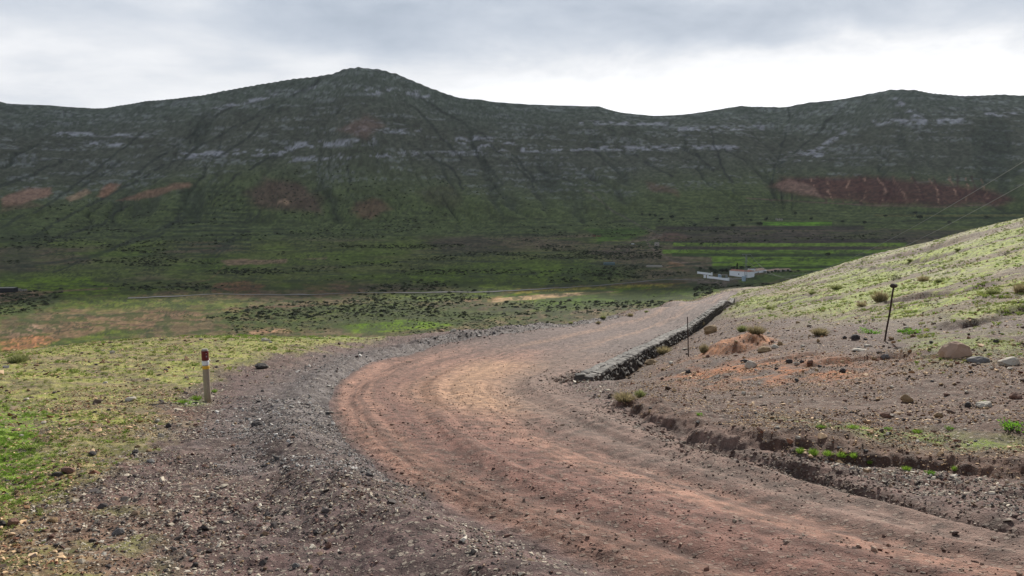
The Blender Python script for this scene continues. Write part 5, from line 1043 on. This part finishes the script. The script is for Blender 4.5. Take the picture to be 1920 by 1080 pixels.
tree(1382, 506, 5, 13, 'cypress', 'single dark cypress rising behind the farmhouse', None, 220, 'cypress')
for i, (a, b, w, h_) in enumerate(((1334, 511, 11, 11), (1314, 508, 9, 8), (1342, 515, 14, 11), (1352, 513, 14, 10), (1361, 513, 12, 10), (1374, 505, 12, 6), (1390, 505, 12, 7), (1403, 504, 12, 6))):
    tree(a, b, w, h_, 'dark', ['dark tree right of the far end of the farther white wall', 'dark tree behind the farther white wall', 'dark tree between the two white walls', 'dark tree behind the blue shed', 'dark tree touching the left end of the farmhouse', 'low tree behind the left half of the farmhouse', 'low tree just right of the cypress', 'low tree behind the right end of the farmhouse'][i])
for i, (a, b) in enumerate(((1433.5, 514), (1440.5, 514), (1447.5, 513.5), (1453.5, 511.5), (1460, 512.5), (1468.5, 511), (1478, 510.5))):
    tree(a, b, 6.5, 6.5, 'green', 'round green shrub before the barns, %s from the left in the row' % ['first', 'second', 'third', 'fourth', 'fifth', 'sixth', 'seventh'][i], 'round shrubs in a row in front of the barns', name='round_shrub')
for a, b, w, h_ in ((1204, 405, 7, 6), (1218, 406, 7, 6), (1229, 407, 8, 6), (1260, 411, 11, 8), (1240, 414, 12, 6), (1282, 412, 7, 5), (1408, 416, 7, 6), (1425, 424, 13, 8), (1436, 415, 8, 8), (1402, 402, 5, 5), (1491, 403, 7, 6), (1521, 413, 7, 6), (1316, 436, 9, 6), (1552, 481, 12, 8), (1660, 408, 10, 6), (1725, 412, 14, 9), (1716, 402, 9, 6), (1580, 418, 8, 5), (1620, 420, 10, 6), (1345, 413, 8, 5), (1375, 425, 10, 5), (1302, 425, 9, 5), (1850, 410, 9, 6), (1780, 420, 11, 6)):
    tree(a, b, w, h_, 'dark', 'dark distant tree ' + ('left of the farm, by the foot of the mountain' if a < 1330 else ('right of centre below the red mountain scar' if a > 1570 else 'on the fields behind the farm')), 'distant trees among the far fields', 600)
for i in range(150):   # the biggest bushes just beyond the crests
    px_ = random.choice([random.uniform(330, 1010), random.uniform(330, 1010), random.uniform(0, 110), random.uniform(640, 1000)]); py_ = random.uniform(562, 618) if px_ > 120 else random.uniform(562, 590)
    p = fp(px_, py_, 150)
    if p.length > 1200: continue
    w_ = random.uniform(5, 10) / FPX * p.y; o = link('valley_bush', random.choice(BMESH['dark']), None, p); o.scale = (w_, w_, w_ * .8); o.rotation_euler = (0, 0, random.uniform(0, 6)); tag(o, 'dark bush in the valley scrub ' + ('at the far left edge' if px_ < 120 else ('beyond the wooden post' if px_ < 560 else ('beyond the bend of the dirt road' if px_ < 800 else 'beyond the road between bend and wall'))), 'bush', 'dark bushes in the near valley')

# ---- pylon and cables
M_st = simple_mat('galvanised_steel', (.22, .22, .23), .5, .2, 1, 0, .5)
pb_ = fp(1398, 525); ph_ = 48 / FPX * pb_.y; e = empty('pylon', pb_, 'slender lattice electricity pylon standing behind the transformer box at the farm', 'pylon')
bm = bmesh.new(); hb0 = .9; ht0 = .3
for sx, sy in ((-1, -1), (1, -1), (1, 1), (-1, 1)): tube(bm, [(sx * hb0, sy * hb0, -.3), (sx * ht0, sy * ht0, ph_)], .08, 4)
for k in range(10):
    z0, z1 = ph_ * k / 10, ph_ * (k + 1) / 10; a0 = lerp(hb0, ht0, k / 10); a1 = lerp(hb0, ht0, (k + 1) / 10)
    for (x0, y0), (x1, y1) in (((-1, -1), (1, -1)), ((1, -1), (1, 1)), ((1, 1), (-1, 1)), ((-1, 1), (-1, -1))): tube(bm, [(x0 * a0, y0 * a0, z0), (x1 * a1, y1 * a1, z1)], .04, 4)
link('lattice', bm_mesh('lattice', bm, M_st), e)
bm = bmesh.new(); box(bm, -3.0, 3.0, -.12, .12, ph_ + .003, ph_ + .3); link('crossarm', bm_mesh('crossarm', bm, M_st), e)
x2, y2 = 60., 75.; z2 = gz(x2, y2); e2 = empty('utility_pole', (x2, y2, z2), 'wooden utility pole on the hillside beyond the right edge', 'pole'); PH_ = max(6., 10 - z2)
bm = bmesh.new(); tube(bm, [(0, 0, -.5), (0, 0, PH_)], [.15, .1], 10); link('pole_shaft', bm_mesh('pole_shaft', bm, M_wood), e2); bm = bmesh.new(); box(bm, -1.3, 1.3, -.06, .06, PH_ - .4, PH_ - .25); link('crossarm', bm_mesh('crossarm', bm, M_wood), e2)
M_cab = simple_mat('cable', (.20, .20, .20), .5, .1, 1, 0, .4)
for (dx1, dz1, dx2, dz2, sag, lb) in ((2.9, .3, 1.2, -.2, 17.5, 'lower overhead cable running from the pylon up past the right edge'), (-2.9, .3, -1.2, 1.2, 17.0, 'upper overhead cable running from the pylon up past the right edge')):
    A_ = pb_ + Vector((dx1, 0, ph_ + dz1)); B_ = Vector((x2 + dx2, y2, z2 + PH_ + dz2)); pts = [A_.lerp(B_, t_) - Vector((0, 0, 4 * sag * t_ * (1 - t_))) for t_ in np.linspace(0, 1, 90)]; bm = bmesh.new(); tube(bm, pts, [lerp(.05, .03, t_) for t_ in np.linspace(0, 1, 90)], 6)
    tag(link('cable', bm_mesh('cable', bm, M_cab)), lb, 'cable')

# ---- lane across the valley
def ribbon(name, pix, width, mat, label, rmin=220, lift=.35):
    L = plan(pix, 200, rmin, 1400.); bm = bmesh.new(); prev = None
    for i in range(len(L)):
        a = L[max(i - 2, 0)]; b = L[min(i + 2, len(L) - 1)]; t = (b - a) / (np.hypot(*(b - a)) + 1e-9); n_v = np.array([-t[1], t[0]]); pair = []
        for s_ in (-1, 0, 1): q = L[i] + n_v * s_ * width / 2; pair.append(bm.verts.new((q[0], q[1], gz(q[0], q[1]) + lift)))
        if prev:
            for k in range(2): bm.faces.new((prev[k], prev[k + 1], pair[k + 1], pair[k]))
        prev = pair
    o = link(name, bm_mesh(name, bm, mat, True)); o['kind'] = 'structure'; o['label'] = label
M_lane = simple_mat('grey_lane', (.20, .19, .18), .9, .3, .3, 0)
ribbon('valley_road', [(240, 562), (300, 560), (450, 554), (600, 552), (800, 549), (950, 546), (1050, 540), (1150, 534), (1250, 528), (1320, 525)], 3.6, M_lane, 'grey lane crossing the valley floor to the farm')

# ---- unseen sheet above the frame, added to shade the valley and the range
def shade_cloud():
    nx_, ny_ = 90, 60; V = []; F = []
    for side in (0, 1):
        for i in range(nx_ + 1):
            for j in range(ny_ + 1):
                u_, v_ = i / nx_, j / ny_; x_ = lerp(-3300, 4600, u_); y0_ = 2260 + 90 * math.sin(x_ / 330) + 60 * math.sin(x_ / 130 + 1); y_ = lerp(y0_, 3650, v_)
                e_ = min(u_, 1 - u_) * 14; e_ = min(e_, min(v_, 1 - v_) * 9, 1); e_ = math.sqrt(max(0, 1 - (1 - e_) ** 2)); nz_ = float(fbm(x_ / 260, y_ / 260, 4, 401 + side)) - .5
                V.append((x_, y_, 940 + ((150 + 160 * nz_) if side else -(20 + 130 * nz_)) * e_))
    k_ = (nx_ + 1) * (ny_ + 1)
    for side in (0, 1):
        for i in range(nx_):
            for j in range(ny_): a = side * k_ + i * (ny_ + 1) + j; q = (a, a + ny_ + 1, a + ny_ + 2, a + 1); F.append(q if side else q[::-1])
    me_ = bpy.data.meshes.new('shade_cloud'); me_.from_pydata(V, [], F); me_.update(); me_.polygons.foreach_set('use_smooth', [True] * len(F))
    m = bpy.data.materials.new('shade_cloud'); m.use_nodes = True; nt = m.node_tree; nt.nodes.clear(); out = nt.nodes.new('ShaderNodeOutputMaterial'); mx = nt.nodes.new('ShaderNodeMixShader'); mx.inputs[0].default_value = .72
    d = nt.nodes.new('ShaderNodeBsdfDiffuse'); d.inputs[0].default_value = (.97, .97, .98, 1); t_ = nt.nodes.new('ShaderNodeBsdfTranslucent'); t_.inputs[0].default_value = (.97, .97, .98, 1)
    nt.links.new(d.outputs[0], mx.inputs[1]); nt.links.new(t_.outputs[0], mx.inputs[2]); nt.links.new(mx.outputs[0], out.inputs[0]); me_.materials.append(m)
    o = bpy.data.objects.new('shade_cloud', me_); COL.objects.link(o); o['kind'] = 'structure'; o['label'] = 'unseen overcast sheet above the frame, added to shade the valley and the mountain range'
shade_cloud()

# ---- air
bm = bmesh.new(); box(bm, -3350, 3350, -3350, 3350, -66, 420); hz = link('haze', bm_mesh('haze', bm)); hz['kind'] = 'stuff'; hz['label'] = 'thin bluish haze in the air of the valley'
mh = bpy.data.materials.new('haze_air'); mh.use_nodes = True; nt = mh.node_tree; nt.nodes.clear(); out = nt.nodes.new('ShaderNodeOutputMaterial'); pv = nt.nodes.new('ShaderNodeVolumePrincipled'); pv.inputs['Color'].default_value = (.80, .88, 1, 1); pv.inputs['Density'].default_value = HAZE; pv.inputs['Anisotropy'].default_value = .2
nt.links.new(pv.outputs[0], out.inputs['Volume']); hz.data.materials.append(mh)
